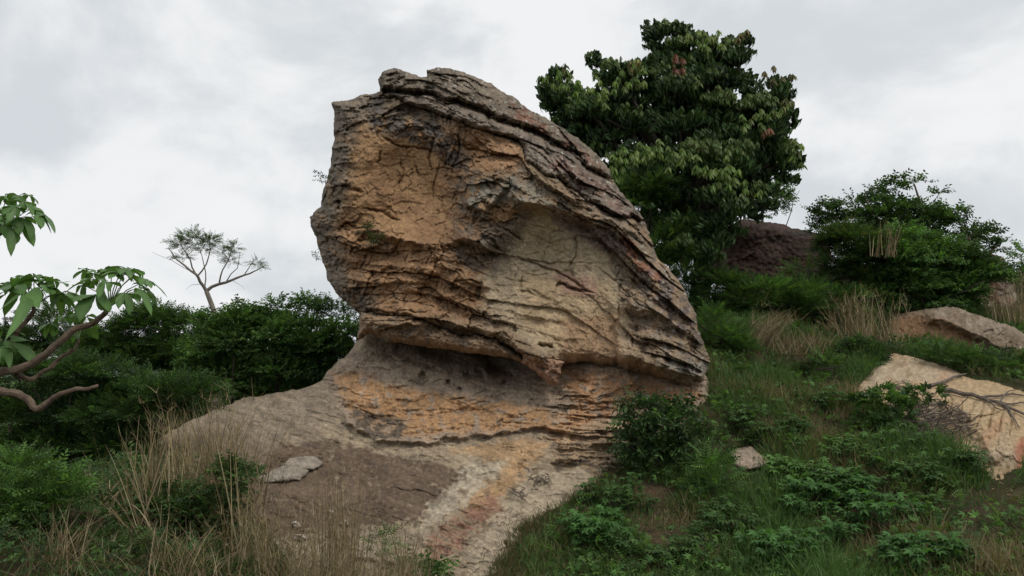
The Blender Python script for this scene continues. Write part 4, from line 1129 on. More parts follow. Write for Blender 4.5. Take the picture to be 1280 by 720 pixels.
# fine leaved trees and bushes on the right hill
shrub('undergrowth_tree', 'dark fine leaved small tree below the tall tree and right behind the boulder', [(800, 262, 34, 30), (830, 320, 36, 44), (850, 365, 44, 34), (900, 365, 36, 26), (812, 238, 34, 20), (772, 248, 20, 24)],
      20.0, PIN, 3400, 1.0, G_DARK + G_MID, 'tree', r0=0.07, nst=9, tone=0.3)
shrub('light_shrub', 'loose shrub against the sky beside the dark hilltop boulder', [(950, 240, 22, 18), (965, 255, 20, 20), (945, 262, 20, 14), (972, 238, 14, 10)], 26.2, TWIG_S, 520, 1.2, G_MID, r0=0.03, nst=2)
shrub('spreading_tree', 'flat layered green tree reaching over the bushes on the right hill', [(1050, 266, 30, 8), (1080, 254, 30, 9), (1112, 240, 20, 12), (1122, 226, 8, 7), (1108, 268, 36, 14), (1145, 262, 30, 8), (1185, 270, 26, 7), (1160, 280, 40, 12), (1200, 290, 26, 8), (1150, 228, 12, 2), (1172, 242, 8, 2), (1232, 294, 16, 6), (1250, 308, 11, 6), (1085, 280, 44, 16), (1130, 285, 50, 18), (1030, 264, 18, 8), (1030, 285, 18, 12), (1222, 296, 20, 7), (1240, 306, 12, 5)],
      22.0, TWIG, 1900, 0.85, G_MID + G_DARK, 'tree', r0=0.09, nst=14, tone=0.2, sub=0.45, bark=M_BARK)
shrub('hill_bush', 'broad leafy green bush under the spreading tree on the right hill', [(1170, 328, 44, 28), (1205, 350, 40, 28), (1150, 330, 44, 34), (1110, 335, 44, 34), (1130, 312, 40, 22), (1080, 385, 40, 20), (1160, 372, 56, 22), (1198, 368, 30, 28), (1120, 365, 40, 22)],
      20.4, TWIG_S, 6500, 1.3, G_MID + G_FRESH[:1], r0=0.05, nst=8)
shrub('hill_bush', 'dark olive bush with bare canes between the big tree and the spreading tree', [(1060, 320, 46, 34), (1030, 345, 44, 30), (1080, 355, 44, 30), (1075, 300, 44, 24), (1050, 305, 28, 18)],
      20.8, PIN_S, 4200, 1.35, G_DARK + G_OLIVE + G_MID, r0=0.04, nst=8)
shrub('hill_bush', 'low ferny green bush below the dark hilltop boulder', [(960, 374, 56, 18), (1005, 372, 50, 20), (915, 382, 36, 24), (1045, 385, 44, 20), (985, 392, 50, 18)],
      19.4, PIN_S, 4200, 1.25, G_DARK + G_MID + G_FRESH[:1], r0=0.03, nst=7)
shrub('edge_tree', 'pale green leafy tree cut by the right edge of the picture behind the tan boulder', [(1290, 330, 22, 22), (1285, 360, 18, 26), (1300, 380, 26, 30), (1282, 395, 14, 16)], 23.5, TWIG_S, 700, 1.2, G_MID + G_FRESH, 'tree', r0=0.06)
shrub('slope_bush', 'bushy green shrub touching the lower tip of the boulder', [(905, 430, 28, 26), (930, 445, 30, 24), (905, 460, 22, 22), (890, 405, 24, 20)], 16.6, PIN_S, 1500, 1.0, G_MID + G_FRESH[:1] + G_DARK[:1], nst=6)
shrub('slope_bush', 'wide green shrub in the middle of the slope right of the boulder tip', [(975, 470, 36, 22), (1010, 480, 34, 20), (950, 485, 28, 16), (1030, 465, 22, 18)], 15.7, PIN_S, 1500, 1.0, G_MID + G_DARK, nst=6)
shrub('slope_bush', 'dark rounded shrub against the upper corner of the cream slab', [(1075, 450, 24, 18), (1060, 470, 22, 18), (1092, 440, 18, 14), (1085, 462, 18, 14)], 16.6, TWIG_S, 800, 1.0, G_DARK + G_MID[:1], nst=5)
shrub('slope_bush', 'ferny bush in the gap between the cream slab and the brown boulder', [(1210, 455, 28, 14), (1245, 462, 34, 16), (1280, 468, 34, 18), (1180, 448, 18, 10)], 16.2, PIN, 700, 0.9, G_MID + G_DARK, nst=5)
shrub('broadleaf_shrub', 'dark broad leaved shrub growing at the foot of the rock pedestal', [(800, 520, 24, 22), (835, 530, 34, 26), (815, 560, 36, 26), (850, 560, 30, 26), (795, 545, 16, 22), (792, 506, 10, 12), (855, 520, 20, 18), (822, 585, 36, 16)],
      12.1, TWIG, 620, 0.72, G_DARK + G_MID + [(0.04, 0.085, 0.03)], r0=0.02, nst=9, mat=M_GLOSS)
shrub('pinnate_shrub', 'bright feathery leaved shrub in the grass just downhill of the dark shrub', [(885, 585, 22, 14), (870, 600, 18, 14), (895, 610, 26, 18), (885, 632, 26, 18), (905, 648, 22, 12)], 11.2, PIN, 330, 0.8, G_FRESH + G_MID, r0=0.015, nst=6)
shrub('sprouting_plant', 'dark palmate plant sprouting from the brush heap on the cream slab', [(1150, 492, 12, 7), (1162, 500, 14, 10), (1142, 500, 10, 8), (1155, 510, 14, 8)], 13.7, PALM, 90, 1.1, G_DARK + G_MID, r0=0.012, nst=6, root=P(1156, 515, 13.5))
shrub('sprouting_plant', 'palmate plant with thin stems in front of the cream slab foot', [(1105, 500, 20, 10), (1085, 512, 20, 14), (1120, 520, 22, 14), (1095, 535, 24, 12)], 13.2, PALM, 230, 1.2, G_MID, r0=0.012, nst=7)
shrub('rock_plant', 'tiny tuft of leaves rooted in the boulder hollow above the ledge', [(462, 292, 7, 7), (470, 298, 8, 6)], 14.3, TWIG_S, 40, 0.6, G_DARK, 'plant', root=P(465, 298, 14.6), nst=3, r0=0.008)
shrub('rock_plant', 'tiny sprig growing out of the upper left edge of the boulder', [(404, 219, 5, 5), (402, 225, 4, 3)], 14.9, TWIG_S, 16, 0.55, G_DARK, 'plant', root=P(412, 226, 15.0), nst=3, r0=0.006)
shrub('rock_plant', 'tiny sprig low on the far left edge of the boulder', [(398, 322, 3, 4)], 15.0, TWIG_S, 8, 0.5, G_DARK, 'plant', root=P(406, 328, 15.1), nst=2, r0=0.006)
shrub('seedling', 'seedling with round glossy leaves at the bottom edge by the red rock step', [(522, 712, 26, 12), (545, 718, 22, 12), (505, 722, 22, 14)], 8.6, TWIG, 60, 0.62, G_MID + G_FRESH, 'plant', r0=0.008, nst=5, mat=M_GLOSS)
shrub('seedling', 'feathery green sprig left of the red rock step at the bottom edge', [(478, 680, 18, 10), (490, 672, 12, 8)], 9.0, PIN_S, 50, 0.8, G_MID, 'plant', r0=0.006, nst=4)

# ------------------------------------------------------------------ left side
shrub('left_bush', 'dense green bush standing behind the left shoulder of the bedrock', [(300, 430, 48, 36), (345, 425, 48, 38), (395, 440, 44, 40), (275, 465, 48, 36), (340, 470, 70, 30), (425, 425, 22, 30), (370, 408, 26, 14), (322, 408, 20, 10), (280, 416, 24, 14), (400, 460, 40, 24), (260, 445, 30, 40), (300, 390, 12, 9), (345, 386, 13, 10), (262, 402, 12, 9), (386, 382, 15, 9)],
      19.0, TWIG_S, 8000, 1.1, G_MID + G_FRESH + G_MID, r0=0.05, nst=9, tone=0.4)
shrub('open_bush', 'thin see through bush touching the left edge of the boulder', [(390, 395, 26, 16), (418, 392, 20, 16), (436, 410, 14, 22), (405, 380, 16, 8)], 19.8, TWIG_S, 520, 0.8, G_DARK + G_MID, r0=0.03, nst=10)
shrub('left_bush', 'dark spreading bush in the gap behind the crooked branches on the left', [(185, 415, 36, 26), (150, 430, 36, 22), (215, 405, 26, 12), (220, 440, 40, 24), (175, 455, 50, 24), (245, 420, 26, 26), (195, 398, 28, 14), (130, 445, 40, 30), (235, 470, 40, 30)], 21.0, PIN, 6000, 1.0, G_DARK + G_MID, r0=0.05, nst=8)
shrub('left_bush', 'dark leafy mass below the crooked branches at the left edge', [(40, 520, 56, 40), (110, 520, 56, 44), (175, 515, 50, 40), (230, 500, 44, 26), (70, 575, 70, 34), (150, 575, 60, 30), (20, 470, 40, 24), (100, 470, 50, 24)], 13.0, PIN_S, 10000, 1.1, G_DARK + G_MID[:1], r0=0.04, nst=9, tone=0.3)
shrub('far_tree', 'low dark tree far behind the crooked branches at the left edge', [(20, 430, 40, 18), (70, 420, 40, 14), (110, 440, 40, 18), (40, 450, 50, 16), (60, 400, 30, 12)], 31.0, PIN, 2600, 1.5, G_DARK, 'tree', r0=0.1, nst=8)
shrub('fern_bush', 'bright feathery bush in the lower left corner', [(25, 590, 32, 16), (20, 620, 40, 26), (60, 640, 40, 26), (20, 670, 40, 30), (75, 605, 22, 14), (70, 690, 50, 24)], 8.0, PIN, 1300, 0.7, G_FRESH + G_MID, r0=0.015, nst=7)
shrub('grass_bush', 'small leafed green bush tangled in the tall dry grass', [(215, 625, 36, 22), (250, 640, 44, 26), (190, 655, 40, 22), (290, 600, 20, 30), (250, 680, 40, 16)], 9.0, TWIG_S, 1800, 0.6, G_MID + G_DARK + G_OLIVE, r0=0.012, nst=8)
shrub('grass_bush', 'low green bush along the bottom edge under the dry stalks', [(120, 690, 50, 22), (180, 710, 56, 20), (250, 715, 60, 18)], 7.8, PIN_S, 420, 0.75, G_MID + G_OLIVE + G_DARK, r0=0.012, nst=7)

# flat topped tree on the skyline
yt = 27.0
root = P(272, 440, yt)
root[2] = min(root[2], float(gz(root[0], root[1])))
ft = empty('flat_topped_tree', tuple(root), 'lone thin flat topped tree standing against the sky on the left', 'tree')
V, T = [], []
def limb(px, r0, r1, dy=0):
    p = np.array([P(a, b, yt + dy * k / len(px)) for k, (a, b) in enumerate(px)])
    q = []
    for a, b in zip(p[:-1], p[1:]): q += [a, (a + b) / 2 + rng.normal(0, .02, 3)]
    q.append(p[-1])
    tube(V, T, q, np.linspace(r0 * .65, r1 * .7, len(q)), 7)
    return p
tube(V, T, [root, P(271, 402, yt), P(265, 382, yt), P(258, 364, yt)], [.13, .10, .09, .08], 8)
limb([(258, 364), (250, 352), (245, 343), (231, 332), (218, 322), (210, 310)], .10, .02, -1)
limb([(258, 364), (274, 355), (290, 350), (305, 344), (318, 339), (330, 333)], .10, .02, .6)
limb([(245, 343), (238, 325), (228, 310), (222, 300)], .05, .012)
limb([(247, 345), (258, 330), (263, 312), (262, 298)], .05, .012, .8)
limb([(256, 358), (257, 340), (252, 318), (246, 300)], .04, .01, 1)
limb([(274, 355), (278, 338), (288, 318), (292, 304)], .05, .012, -.6)
limb([(283, 352), (297, 335), (300, 315)], .035, .01)
limb([(305, 344), (314, 330), (322, 322)], .03, .01)
limb([(240, 340), (222, 330), (206, 322), (190, 315)], .02, .006)
limb([(252, 355), (240, 356), (232, 362)], .015, .005)
limb([(290, 350), (300, 356), (306, 362)], .012, .004)
limb([(228, 316), (240, 306), (243, 292)], .025, .006)
part('trunk', np.concatenate(V), np.concatenate(T), M_PALE, ft)
cs, rs = lobes3d([(222, 303, 12, 6), (235, 306, 14, 9), (250, 302, 12, 7), (262, 300, 10, 6), (228, 318, 12, 6), (256, 314, 10, 6), (282, 316, 9, 5), (294, 310, 11, 6), (288, 326, 12, 5), (322, 328, 11, 7), (238, 297, 13, 7), (257, 304, 14, 8)], yt)
pos, d, cl = fill(cs, rs, 760, 0.3, 0.5, 4)
V, T, C = scatter(PIN_S, pos, d, rng.uniform(.9, 1.5, len(pos)), G_MID + G_OLIVE)
part('crown', V, T, M_LEAF, ft, C)

# crooked foreground tree with big palmate leaves, each leaflet a mesh of its own
yl = 5.6
root = np.array(P(-95, 640, yl)); root[2] = float(gz(root[0], root[1])) - 0.05
pt = empty('crooked_tree', tuple(root), 'crooked brown tree with large drooping palmate leaves leaning in from the left edge', 'tree')
V, T = [], []
def br(px, r0, r1, ys=None):
    p = [P(a, b, yl + (ys[k] if ys else 0)) for k, (a, b) in enumerate(px)]
    q = []
    for a, b in zip(p[:-1], p[1:]): q += [a, a * .67 + b * .33 + rng.normal(0, .013, 3), a * .33 + b * .67 + rng.normal(0, .013, 3)]
    q.append(p[-1]); q = np.array(q)
    for _ in range(1): q[1:-1] = 0.25 * q[:-2] + 0.5 * q[1:-1] + 0.25 * q[2:]
    r = 0.6 * np.linspace(r0, r1, len(q)) * (1 + 0.06 * np.sin(np.arange(len(q)) * 2.1))
    tube(V, T, q, r, 9)
tube(V, T, [root, P(-85, 560, yl), P(-60, 500, yl), P(-30, 474, yl)], [.13, .11, .095, .075], 10)
br([(-40, 480), (-5, 466), (22, 463), (45, 452), (62, 440), (80, 424), (100, 410), (120, 400), (132, 392), (137, 384)], .058, .030)
br([(-40, 470), (-10, 456), (8, 440), (18, 424), (26, 408), (36, 396), (42, 384)], .045, .025, [0, .1, .15, .2, .2, .2, .2])
br([(-40, 484), (-5, 489), (20, 490), (34, 497), (47, 512), (56, 506), (66, 496), (88, 489), (108, 487), (123, 482)], .055, .020, [0, -.1, -.1, -.1, -.1, -.1, -.1, -.1, -.1, -.1])
br([(20, 466), (36, 474), (50, 470), (60, 462), (76, 446), (90, 436)], .035, .018, [.1, .25, .3, .3, .3, .3])
br([(-70, 520), (-60, 420), (-40, 340), (-20, 310), (-2, 296)], .06, .028)
br([(60, 462), (80, 445), (92, 434), (98, 424)], .022, .016, [.3, .3, .3, .3])
part('trunk', np.concatenate(V), np.concatenate(T), M_BARK, pt)

def leaflet_mesh(L, W, seed):
    r = np.random.default_rng(seed)
    n = 7
    v, t = [], []
    for k in range(n):
        u = k / (n - 1)
        w = W / 2 * (math.sin(math.pi * u ** 1.25) ** 0.8 if 0 < u < 1 else 0.02)
        x = L * (u - 0.10 * u * u); z = -0.50 * L * u * u + 0.06 * L * u
        wav = 0.05 * W * math.sin(9 * u + seed)
        v += [(x, -w, z + 0.22 * w + wav), (x, 0, z), (x, w, z + 0.22 * w - wav)]
    for k in range(n - 1):
        a = 3 * k
        for c in (0, 1): t += [(a + c, a + c + 3, a + c + 4), (a + c, a + c + 4, a + c + 1)]
    v = np.array(v)
    col = np.tile([[0.095, 0.185, 0.055]], (len(v), 1)) * r.uniform(.8, 1.25)
    col[1::3] *= 1.25                                     # paler midrib
    return mesh_np('leaflet', v, np.array(t), M_GLOSS, col, True)
LEAFLETS = [leaflet_mesh(0.098, 0.056, 1), leaflet_mesh(0.088, 0.050, 2), leaflet_mesh(0.108, 0.058, 3)]
stalk_v, stalk_t = [], []
tube(stalk_v, stalk_t, [(0, 0, 0), (0.5, 0, 0.03), (1, 0, 0)], [0.0055, 0.004, 0.003], 5)
STALK = mesh_np('leaf', np.concatenate(stalk_v) * [1, 1, 1], np.concatenate(stalk_t), M_GLOSS, np.tile([[0.10, 0.15, 0.06]], (15, 1)), True)
from mathutils import Matrix
def palm_leaf(base, tip, n, scale):
    base, tip = Vector(base), Vector(tip)
    dv = tip - base
    ln = dv.length
    o = link('leaf', STALK, pt)
    z = Vector((0, 0, 1)); xx = dv.normalized(); yy = z.cross(xx).normalized(); zz = xx.cross(yy)
    R = Matrix((xx, yy, zz)).transposed().to_4x4()
    o.matrix_local = Matrix.Translation(base - Vector(pt.location)) @ R @ Matrix.Diagonal((ln, 1, 1, 1))
    inv = (R @ Matrix.Diagonal((ln, 1, 1, 1))).inverted()
    a0 = rng.uniform(0, 6.28)
    lean = Vector((dv.x, dv.y, 0)) * 0.8
    for k in range(n):
        a = a0 + 2 * math.pi * k / n + rng.uniform(-.2, .2)
        M = Matrix.Rotation(a, 4, 'Z') @ Matrix.Rotation(rng.uniform(-0.1, 0.85), 4, 'Y') @ Matrix.Rotation(rng.uniform(-.3, .3), 4, 'X') @ Matrix.Scale(scale * rng.uniform(.8, 1.15), 4)
        c = link('leaflet', LEAFLETS[int(rng.integers(0, 3))], o)
        c.matrix_local = Matrix.Translation((1, 0, 0)) @ inv @ M
def cluster(bx, by, tips, dyb=0.0, scale=1.0):
    for (tx, ty, dy) in tips:
        palm_leaf(P(bx, by, yl + dyb), P(tx, ty, yl + dyb + dy), int(rng.integers(5, 8)), scale * rng.uniform(.85, 1.1))
cluster(137, 384, [(112, 350, 0), (128, 338, .1), (150, 342, -.1), (168, 344, .1), (176, 362, -.15), (120, 368, -.25), (155, 366, -.3), (140, 334, .3), (108, 338, .2), (172, 338, .3), (118, 342, .35), (160, 336, -.1), (184, 350, 0), (186, 362, .1), (104, 356, .05), (132, 352, -.3)])
cluster(42, 384, [(20, 352, .2), (36, 350, 0.3), (52, 352, .1), (66, 350, .3), (78, 366, .2), (30, 368, -.1), (8, 356, .3), (48, 362, .45), (85, 364, .4), (60, 358, 0), (14, 364, 0), (42, 346, .1), (26, 346, .4)])
cluster(-2, 296, [(22, 244, 0), (30, 252, -.2), (44, 258, .1), (8, 246, .2), (26, 272, -.2), (48, 268, 0), (10, 282, -.25), (-8, 262, 0), (2, 270, -.1), (36, 244, .2), (56, 268, .1), (18, 258, -.3)], 0, 1.05)
cluster(98, 424, [(75, 396, .3), (92, 392, .3), (108, 396, .3), (64, 404, .3), (104, 408, .2)], .25, .9)
cluster(-6, 446, [(6, 414, .1), (-8, 408, 0), (14, 428, -.1), (2, 434, -.2)], .1, .9)

# the wooded valley beyond the left bushes
nf = 9000
y = 34 * (420 / 34) ** rng.random(nf); x = -8 - rng.random(nf) * (y * 1.1)
k = x < -8
x, y = x[k], y[k]
hgt = 5 + 3.5 * fbm(x / 9, y / 9, 3, 631)
pos = np.stack([x, y, gz0(x, y) + hgt * rng.uniform(.55, 1, len(x)) ** .5], -1)
V, T, C = scatter(TWIG, pos, rng.normal(0, 1, pos.shape) * [1, 1, .4] + [0, 0, .4], rng.uniform(5, 9, len(x)) * np.maximum(1, y / 110), G_DARK + G_MID)
tag(link('valley_forest', mesh_np('valley_forest', V, T, M_LEAF, C)), 'distant dark forest filling the valley on the left', 'forest', kind='stuff')

# ------------------------------------------------------------------ dry grass tufts
def blades(roots, heads, width, n=6, curl=0.35):
    """curved strips from root to head; returns V,T"""
    m = len(roots)
    t = np.linspace(0, 1, n)[None, :, None]
    r, h = roots[:, None], heads[:, None]
    mid = r * 0.5 + h * 0.5
    mid = mid + np.array([0, 0, 1.0]) * np.linalg.norm(heads - roots, axis=1)[:, None, None] * curl * rng.uniform(.3, 1, (m, 1, 1))
    p = (1 - t) ** 2 * r + 2 * t * (1 - t) * mid + t * t * h
    side = unit(rng.normal(0, 1, (m, 3)) * [1, .5, .2])[:, None]
    w = np.broadcast_to(np.asarray(width, float).reshape(-1, 1, 1), (m, 1, 1)) * (1 - 0.85 * t ** 1.5) * 0.5
    V = np.stack([p - side * w, p + side * w], 2).reshape(m, -1, 3)
    q = np.array([(2 * k, 2 * k + 1, 2 * k + 3) for k in range(n - 1)] + [(2 * k, 2 * k + 3, 2 * k + 2) for k in range(n - 1)])
    T = (q[None] + (np.arange(m) * 2 * n)[:, None, None]).reshape(-1, 3)
    return V.reshape(-1, 3), T, 2 * n

STRAW = np.array([(0.32, 0.25, 0.155), (0.24, 0.18, 0.115), (0.19, 0.148, 0.095), (0.40, 0.33, 0.22), (0.14, 0.105, 0.07)])
def tuft(label, px, py, Y, n, hpx, spread, lean=(0, 0), wpx=1.3, root_r=8, plume=0.0, curl=0.3, pal=STRAW, group='clumps of tall dry grass'):
    k = m_per_px(Y)
    c = P(px, py, Y)
    e = np.array([c[0], c[1], float(gz(c[0], c[1]))])
    if (int(math.floor(c[0] / .1)), int(math.floor(c[1] / .1))) in OCC: e = c
    roots = e + rng.normal(0, root_r * k, (n, 3)) * [1, 1, 0]
    roots[:, 2] -= 0.03
    L = hpx * k * rng.uniform(.45, 1.1, n)
    a = rng.normal(0, spread, (n, 2)) + np.array(lean)
    d = unit(np.stack([a[:, 0], a[:, 1], np.ones(n)], -1))
    heads = roots + d * L[:, None]
    V, T, m = blades(roots, heads, wpx * k * rng.uniform(.6, 1.2, n), 7, curl)
    C = np.repeat(pal[rng.integers(0, len(pal), n)] * rng.uniform(.75, 1.2, (n, 1)), m, 0)
    parts_ = [(V, T, C)]
    if plume:
        sel = np.where(rng.random(n) < plume)[0]
        r2, h2 = [], []
        for s in sel:
            f = V.reshape(n, m, 3)[s]
            for _ in range(12):
                j = rng.integers(m // 2, m); r2.append(f[j]); h2.append(f[j] + rng.normal(0, 1, 3) * 7 * k + d[s] * 9 * k)
        if r2:
            V2, T2, m2 = blades(np.array(r2), np.array(h2), .6 * k, 3, .1)
            parts_.append((V2, T2, np.repeat(pal[rng.integers(0, len(pal), len(r2))], m2, 0)))
    V, T, C = cat_geo(parts_)
    o = link('dry_grass_tuft', mesh_np('dry_grass_tuft', V - e, T, M_DRY, C))
    o.location = e
    return tag(o, label, 'dry grass', group)

tuft('tall straw stalks fanning upward in front of the dark left bushes', 200, 600, 9.0, 60, 130, .20, (-.08, 0), 1.9, 16, .15, .25)
tuft('bushy tangle of brown dry grass at the left end of the bedrock', 255, 612, 9.9, 300, 140, .30, (0, 0), 1.0, 26, .25, .2)
tuft('thin dry grass at the edge of the bedrock beside the tangle', 300, 625, 9.8, 80, 120, .25, (.05, 0), 1.2, 14, .1, .2)
tuft('few very long bleached stalks leaning over the flat stones', 310, 680, 8.6, 16, 190, .16, (-.14, 0), 2.0, 14, .1, .12)
tuft('long arching straw blades reaching over the dark bushes', 190, 655, 8.4, 26, 130, .30, (-.75, 0), 2.2, 14, 0, .35)
tuft('short broken pale straws low on the left', 130, 630, 8.6, 26, 60, .45, (-.2, 0), 2.6, 20, 0, .2)
tuft('yellow brown grass column rising from the slab foot in front of the dark stain', 425, 720, 8.4, 150, 150, .10, (.02, 0), 1.2, 12, .3, .12)
tuft('wispy grass left of the yellow brown column over the dark stain', 365, 722, 8.2, 80, 125, .26, (.1, 0), 1.0, 24, .3, .2)
tuft('low hazy dry grass along the bottom of the dark bedrock', 400, 735, 7.9, 230, 85, .45, (0, 0), .9, 34, .5, .2)
tuft('dark stalked dry grass next to the red rock step', 505, 725, 8.3, 110, 110, .20, (-.02, 0), 1.1, 14, .2, .15)
tuft('pale fluffy grass head at the bottom between column and red step', 470, 735, 7.9, 240, 70, .45, (0, 0), .9, 26, .6, .2)
tuft('thin dry stalks in the bottom left corner', 70, 735, 7.2, 60, 95, .4, (.1, 0), 1.5, 18, .1, .3)
tuft('sprawling dry grass along the bottom edge under the left bushes', 230, 735, 7.4, 130, 90, .6, (.1, 0), 1.3, 26, .2, .35)
tuft('brownish dry grass between the green bush and the slab edge', 320, 700, 8.4, 120, 90, .4, (0, 0), 1.1, 24, .3, .2)
tuft('wind combed arching dry grass on the slope above the boulder tip', 945, 430, 17.0, 170, 60, .25, (.75, 0), 1.0, 12, .15, .45, STRAW * .9)
tuft('upright reddish dry grass in front of the brown boulder', 1085, 440, 17.6, 130, 75, .22, (.08, 0), 1.1, 18, .1, .15, STRAW * .95)
tuft('dry grass leaning left beside the round brown stone', 1062, 440, 17.6, 60, 60, .2, (-.45, 0), 1.0, 12, .1, .3, STRAW * .9)
tuft('thin canes standing in the dark olive hill bush', 1105, 320, 19.4, 26, 50, .18, (.1, 0), 1.2, 12, 0, .1, STRAW * .9)
tuft('dry hanging grass in front of the tan boulder', 1262, 420, 19.8, 90, 62, .15, (0, 0), 1.1, 12, .2, .1, STRAW * 1.0)
tuft('matted dry grass in the middle of the slope below the arching tuft', 985, 440, 16.8, 190, 36, .6, (.1, 0), 1.0, 14, 0, .2, STRAW * .85)
tuft('matted straw beside the round brown stone', 1020, 440, 17.2, 190, 26, .9, (0, 0), 1.1, 11, 0, .2, STRAW * .95)

# ------------------------------------------------------------------ dead wood
def branch(name, label, cat, polys, Y, r, seed):
    V, T = [], []
    for pl, ra in polys:
        if name == 'dead_branch': pl = [(a, b, min(pslab(a, b), pslab(a, b + 3)) - .03) for a, b, y in pl]
        p = [P(a, b, y) for a, b, y in pl]
        q = []
        for a, b in zip(p[:-1], p[1:]): q += [a, (a + b) / 2 + rng.normal(0, .015, 3)]
        q.append(p[-1])
        tube(V, T, q, np.linspace(ra, ra * .35, len(q)), 6)
    V = np.concatenate(V); base = V.mean(0)
    o = link(name, mesh_np(name, V - base, np.concatenate(T), M_DEAD)); o.location = base
    return tag(o, label, cat)
branch('dead_branch', 'long dark dead branch forking across the cream slab', 'dead branch',
       [([(1180, 488, 14.0), (1205, 493, 13.55), (1225, 497, 13.3), (1248, 503, 12.95), (1270, 513, 12.5), (1300, 530, 12.0)], .05), ([(1225, 497, 13.3), (1245, 495, 13.3), (1265, 492, 13.4), (1290, 494, 13.3)], .03),
        ([(1240, 501, 13.0), (1258, 505, 12.75), (1275, 503, 12.8), (1290, 507, 12.7)], .025), ([(1255, 505, 12.8), (1265, 520, 12.4), (1274, 535, 12.1)], .025), ([(1250, 503, 12.9), (1262, 488, 13.4), (1278, 486, 13.6)], .015), ([(1232, 499, 13.2), (1245, 510, 12.8), (1262, 512, 12.6)], .018)], 13, .04, 1)
branch('dead_branch', 'short crooked dead branch on the upper part of the cream slab', 'dead branch',
       [([(1162, 482, 14.6), (1178, 478, 14.9), (1192, 471, 15.1), (1208, 467, 15.4)], .04), ([(1178, 478, 14.9), (1185, 482, 14.6)], .02), ([(1192, 471, 15.1), (1204, 473, 15.0)], .015)], 15, .04, 2)
branch('dead_twig', 'thin dead twig lying among dry leaves at the foot of the pedestal', 'dead twig',
       [([(730, 575, 12.1), (742, 582, 11.95), (752, 590, 11.85)], .014), ([(738, 580, 12.0), (748, 579, 12.0)], .008)], 12, .01, 3)

def litter(name, label, cat, px, py, Y, rx, ry, n, lpx, col, slope=None, leaves=0, kind=None):
    V, T = [], []
    k = m_per_px(Y)
    for _ in range(n):
        a = rng.uniform(0, 6.28); r = math.sqrt(rng.random())
        ax, ay = px + rx * r * math.cos(a), py + ry * r * math.sin(a)
        yy = slope(ax, ay) if slope else Y
        c = P(ax, ay, yy) + np.array([0, 0, rng.uniform(0.01, .10)])
        b = rng.uniform(0, 3.14); l = lpx * k * rng.uniform(.4, 1.2)
        dv = np.array([math.cos(b), math.sin(b), rng.normal(0, .5)]) * l / 2
        tube(V, T, [c - dv, c + rng.normal(0, .03 * l, 3), c + dv], [.5 * k * rng.uniform(.5, 1.2), .45 * k, .25 * k], 4)
    V = np.concatenate(V); base = V.mean(0)
    o = link(name, mesh_np(name, V - base, np.concatenate(T), col)); o.location = base
    return tag(o, label, cat, kind=kind)
def slab_y(ax, ay): return 15.05 - (ay - 478) * 0.034 - (ax - 1110) * 0.0075
litter('brush_heap', 'heap of grey dead sticks piled on the lower left of the cream slab', 'brush heap', 1172, 535, 13.2, 44, 26, 260, 26, M_DEAD, lambda a, b: min(pslab(a, b), 14.2 - (b - 500) * .03) - .06)
litter('stick_bundle', 'small scatter of dark sticks by the plant on the cream slab', 'sticks', 1128, 488, 14.3, 13, 8, 34, 16, M_DEAD, lambda a, b: pslab(a, b) - .06)
def sl(ax, ay): return float(D_SLAB[int(np.clip(round(ay) - OUT_Y0, 0, D_SLAB.shape[0] - 1)), int(np.clip(round(ax) - OUT_X0, 0, D_SLAB.shape[1] - 1))]) - .02
litter('leaf_litter', 'dark twig litter caught on the ledge at the pedestal foot', 'leaf litter', 715, 580, 12, 16, 4, 60, 9, M_DEAD, sl)
litter('leaf_litter', 'small dark twig litter on the bare rock below the ledge litter', 'leaf litter', 675, 603, 11.7, 14, 5, 46, 8, M_DEAD, sl)
litter('leaf_litter', 'lowest scatter of twig litter at the grass edge of the bedrock', 'leaf litter', 648, 622, 11.2, 10, 6, 26, 8, M_DEAD, sl)

# ------------------------------------------------------------------ ground cover
def ray_ground(px, py):
    ys = np.arange(7.0, 24, .05)
    p = P(px, py, ys)
    k = np.argmax(p[:, 2] < gz0(p[:, 0], p[:, 1]))
    return float(ys[k])
def occ_mask(x, y):
    return np.array([(int(a), int(b)) in OCC for a, b in zip(np.floor(x / .1), np.floor(y / .1))])
def ground_pts(n, x0, x1, y0, y1):
    x, y = rng.uniform(x0, x1, n), rng.uniform(y0, y1, n)
    ok = (np.abs(x) < y * 0.80 + 1.0) & ~occ_mask(x, y)
    x, y = x[ok], y[ok]
    return x, y
# grass sward on the right slope
x, y = ground_pts(62000, 0.0, 17, 7.5, 21)
dens = fbm(x / 1.4, y / 1.4, 3, 601)
k = dens + rng.normal(0, .22, len(x)) > -0.08
x, y, dens = x[k], y[k], dens[k]
z = gz(x, y)
nb = 6
rp = np.repeat(np.stack([x, y, z - .01], -1), nb, 0) + rng.normal(0, .05, (len(x) * nb, 3)) * [1, 1, 0]
h = np.repeat((1 - .55 * sstep(4.0, 1.5, x) * sstep(13, 11, y)) * rng.uniform(.12, .38, len(x)) * (1 + .8 * np.clip(dens, -.8, 1)), nb) * rng.uniform(.6, 1.2, len(rp))
hd = rp + unit(rng.normal(0, .55, (len(rp), 3)) * [1, 1, 0] + [0, 0, 1]) * h[:, None]
V, T, m = blades(rp, hd, .012 * rng.uniform(.4, 1.9, len(rp)), 3, .25)
tone = fbm(x / 2.2 + 9, y / 2.2, 3, 607) + rng.normal(0, .22, len(x))
gc = np.where((tone > .42)[:, None], np.array((.19, .155, .088)), np.where((tone > 0.14)[:, None], np.array((.105, .130, .046)), np.array((.074, .138, .040))))
C = np.repeat(np.repeat(gc, nb, 0) * rng.uniform(.7, 1.3, (len(rp), 1)), m, 0)
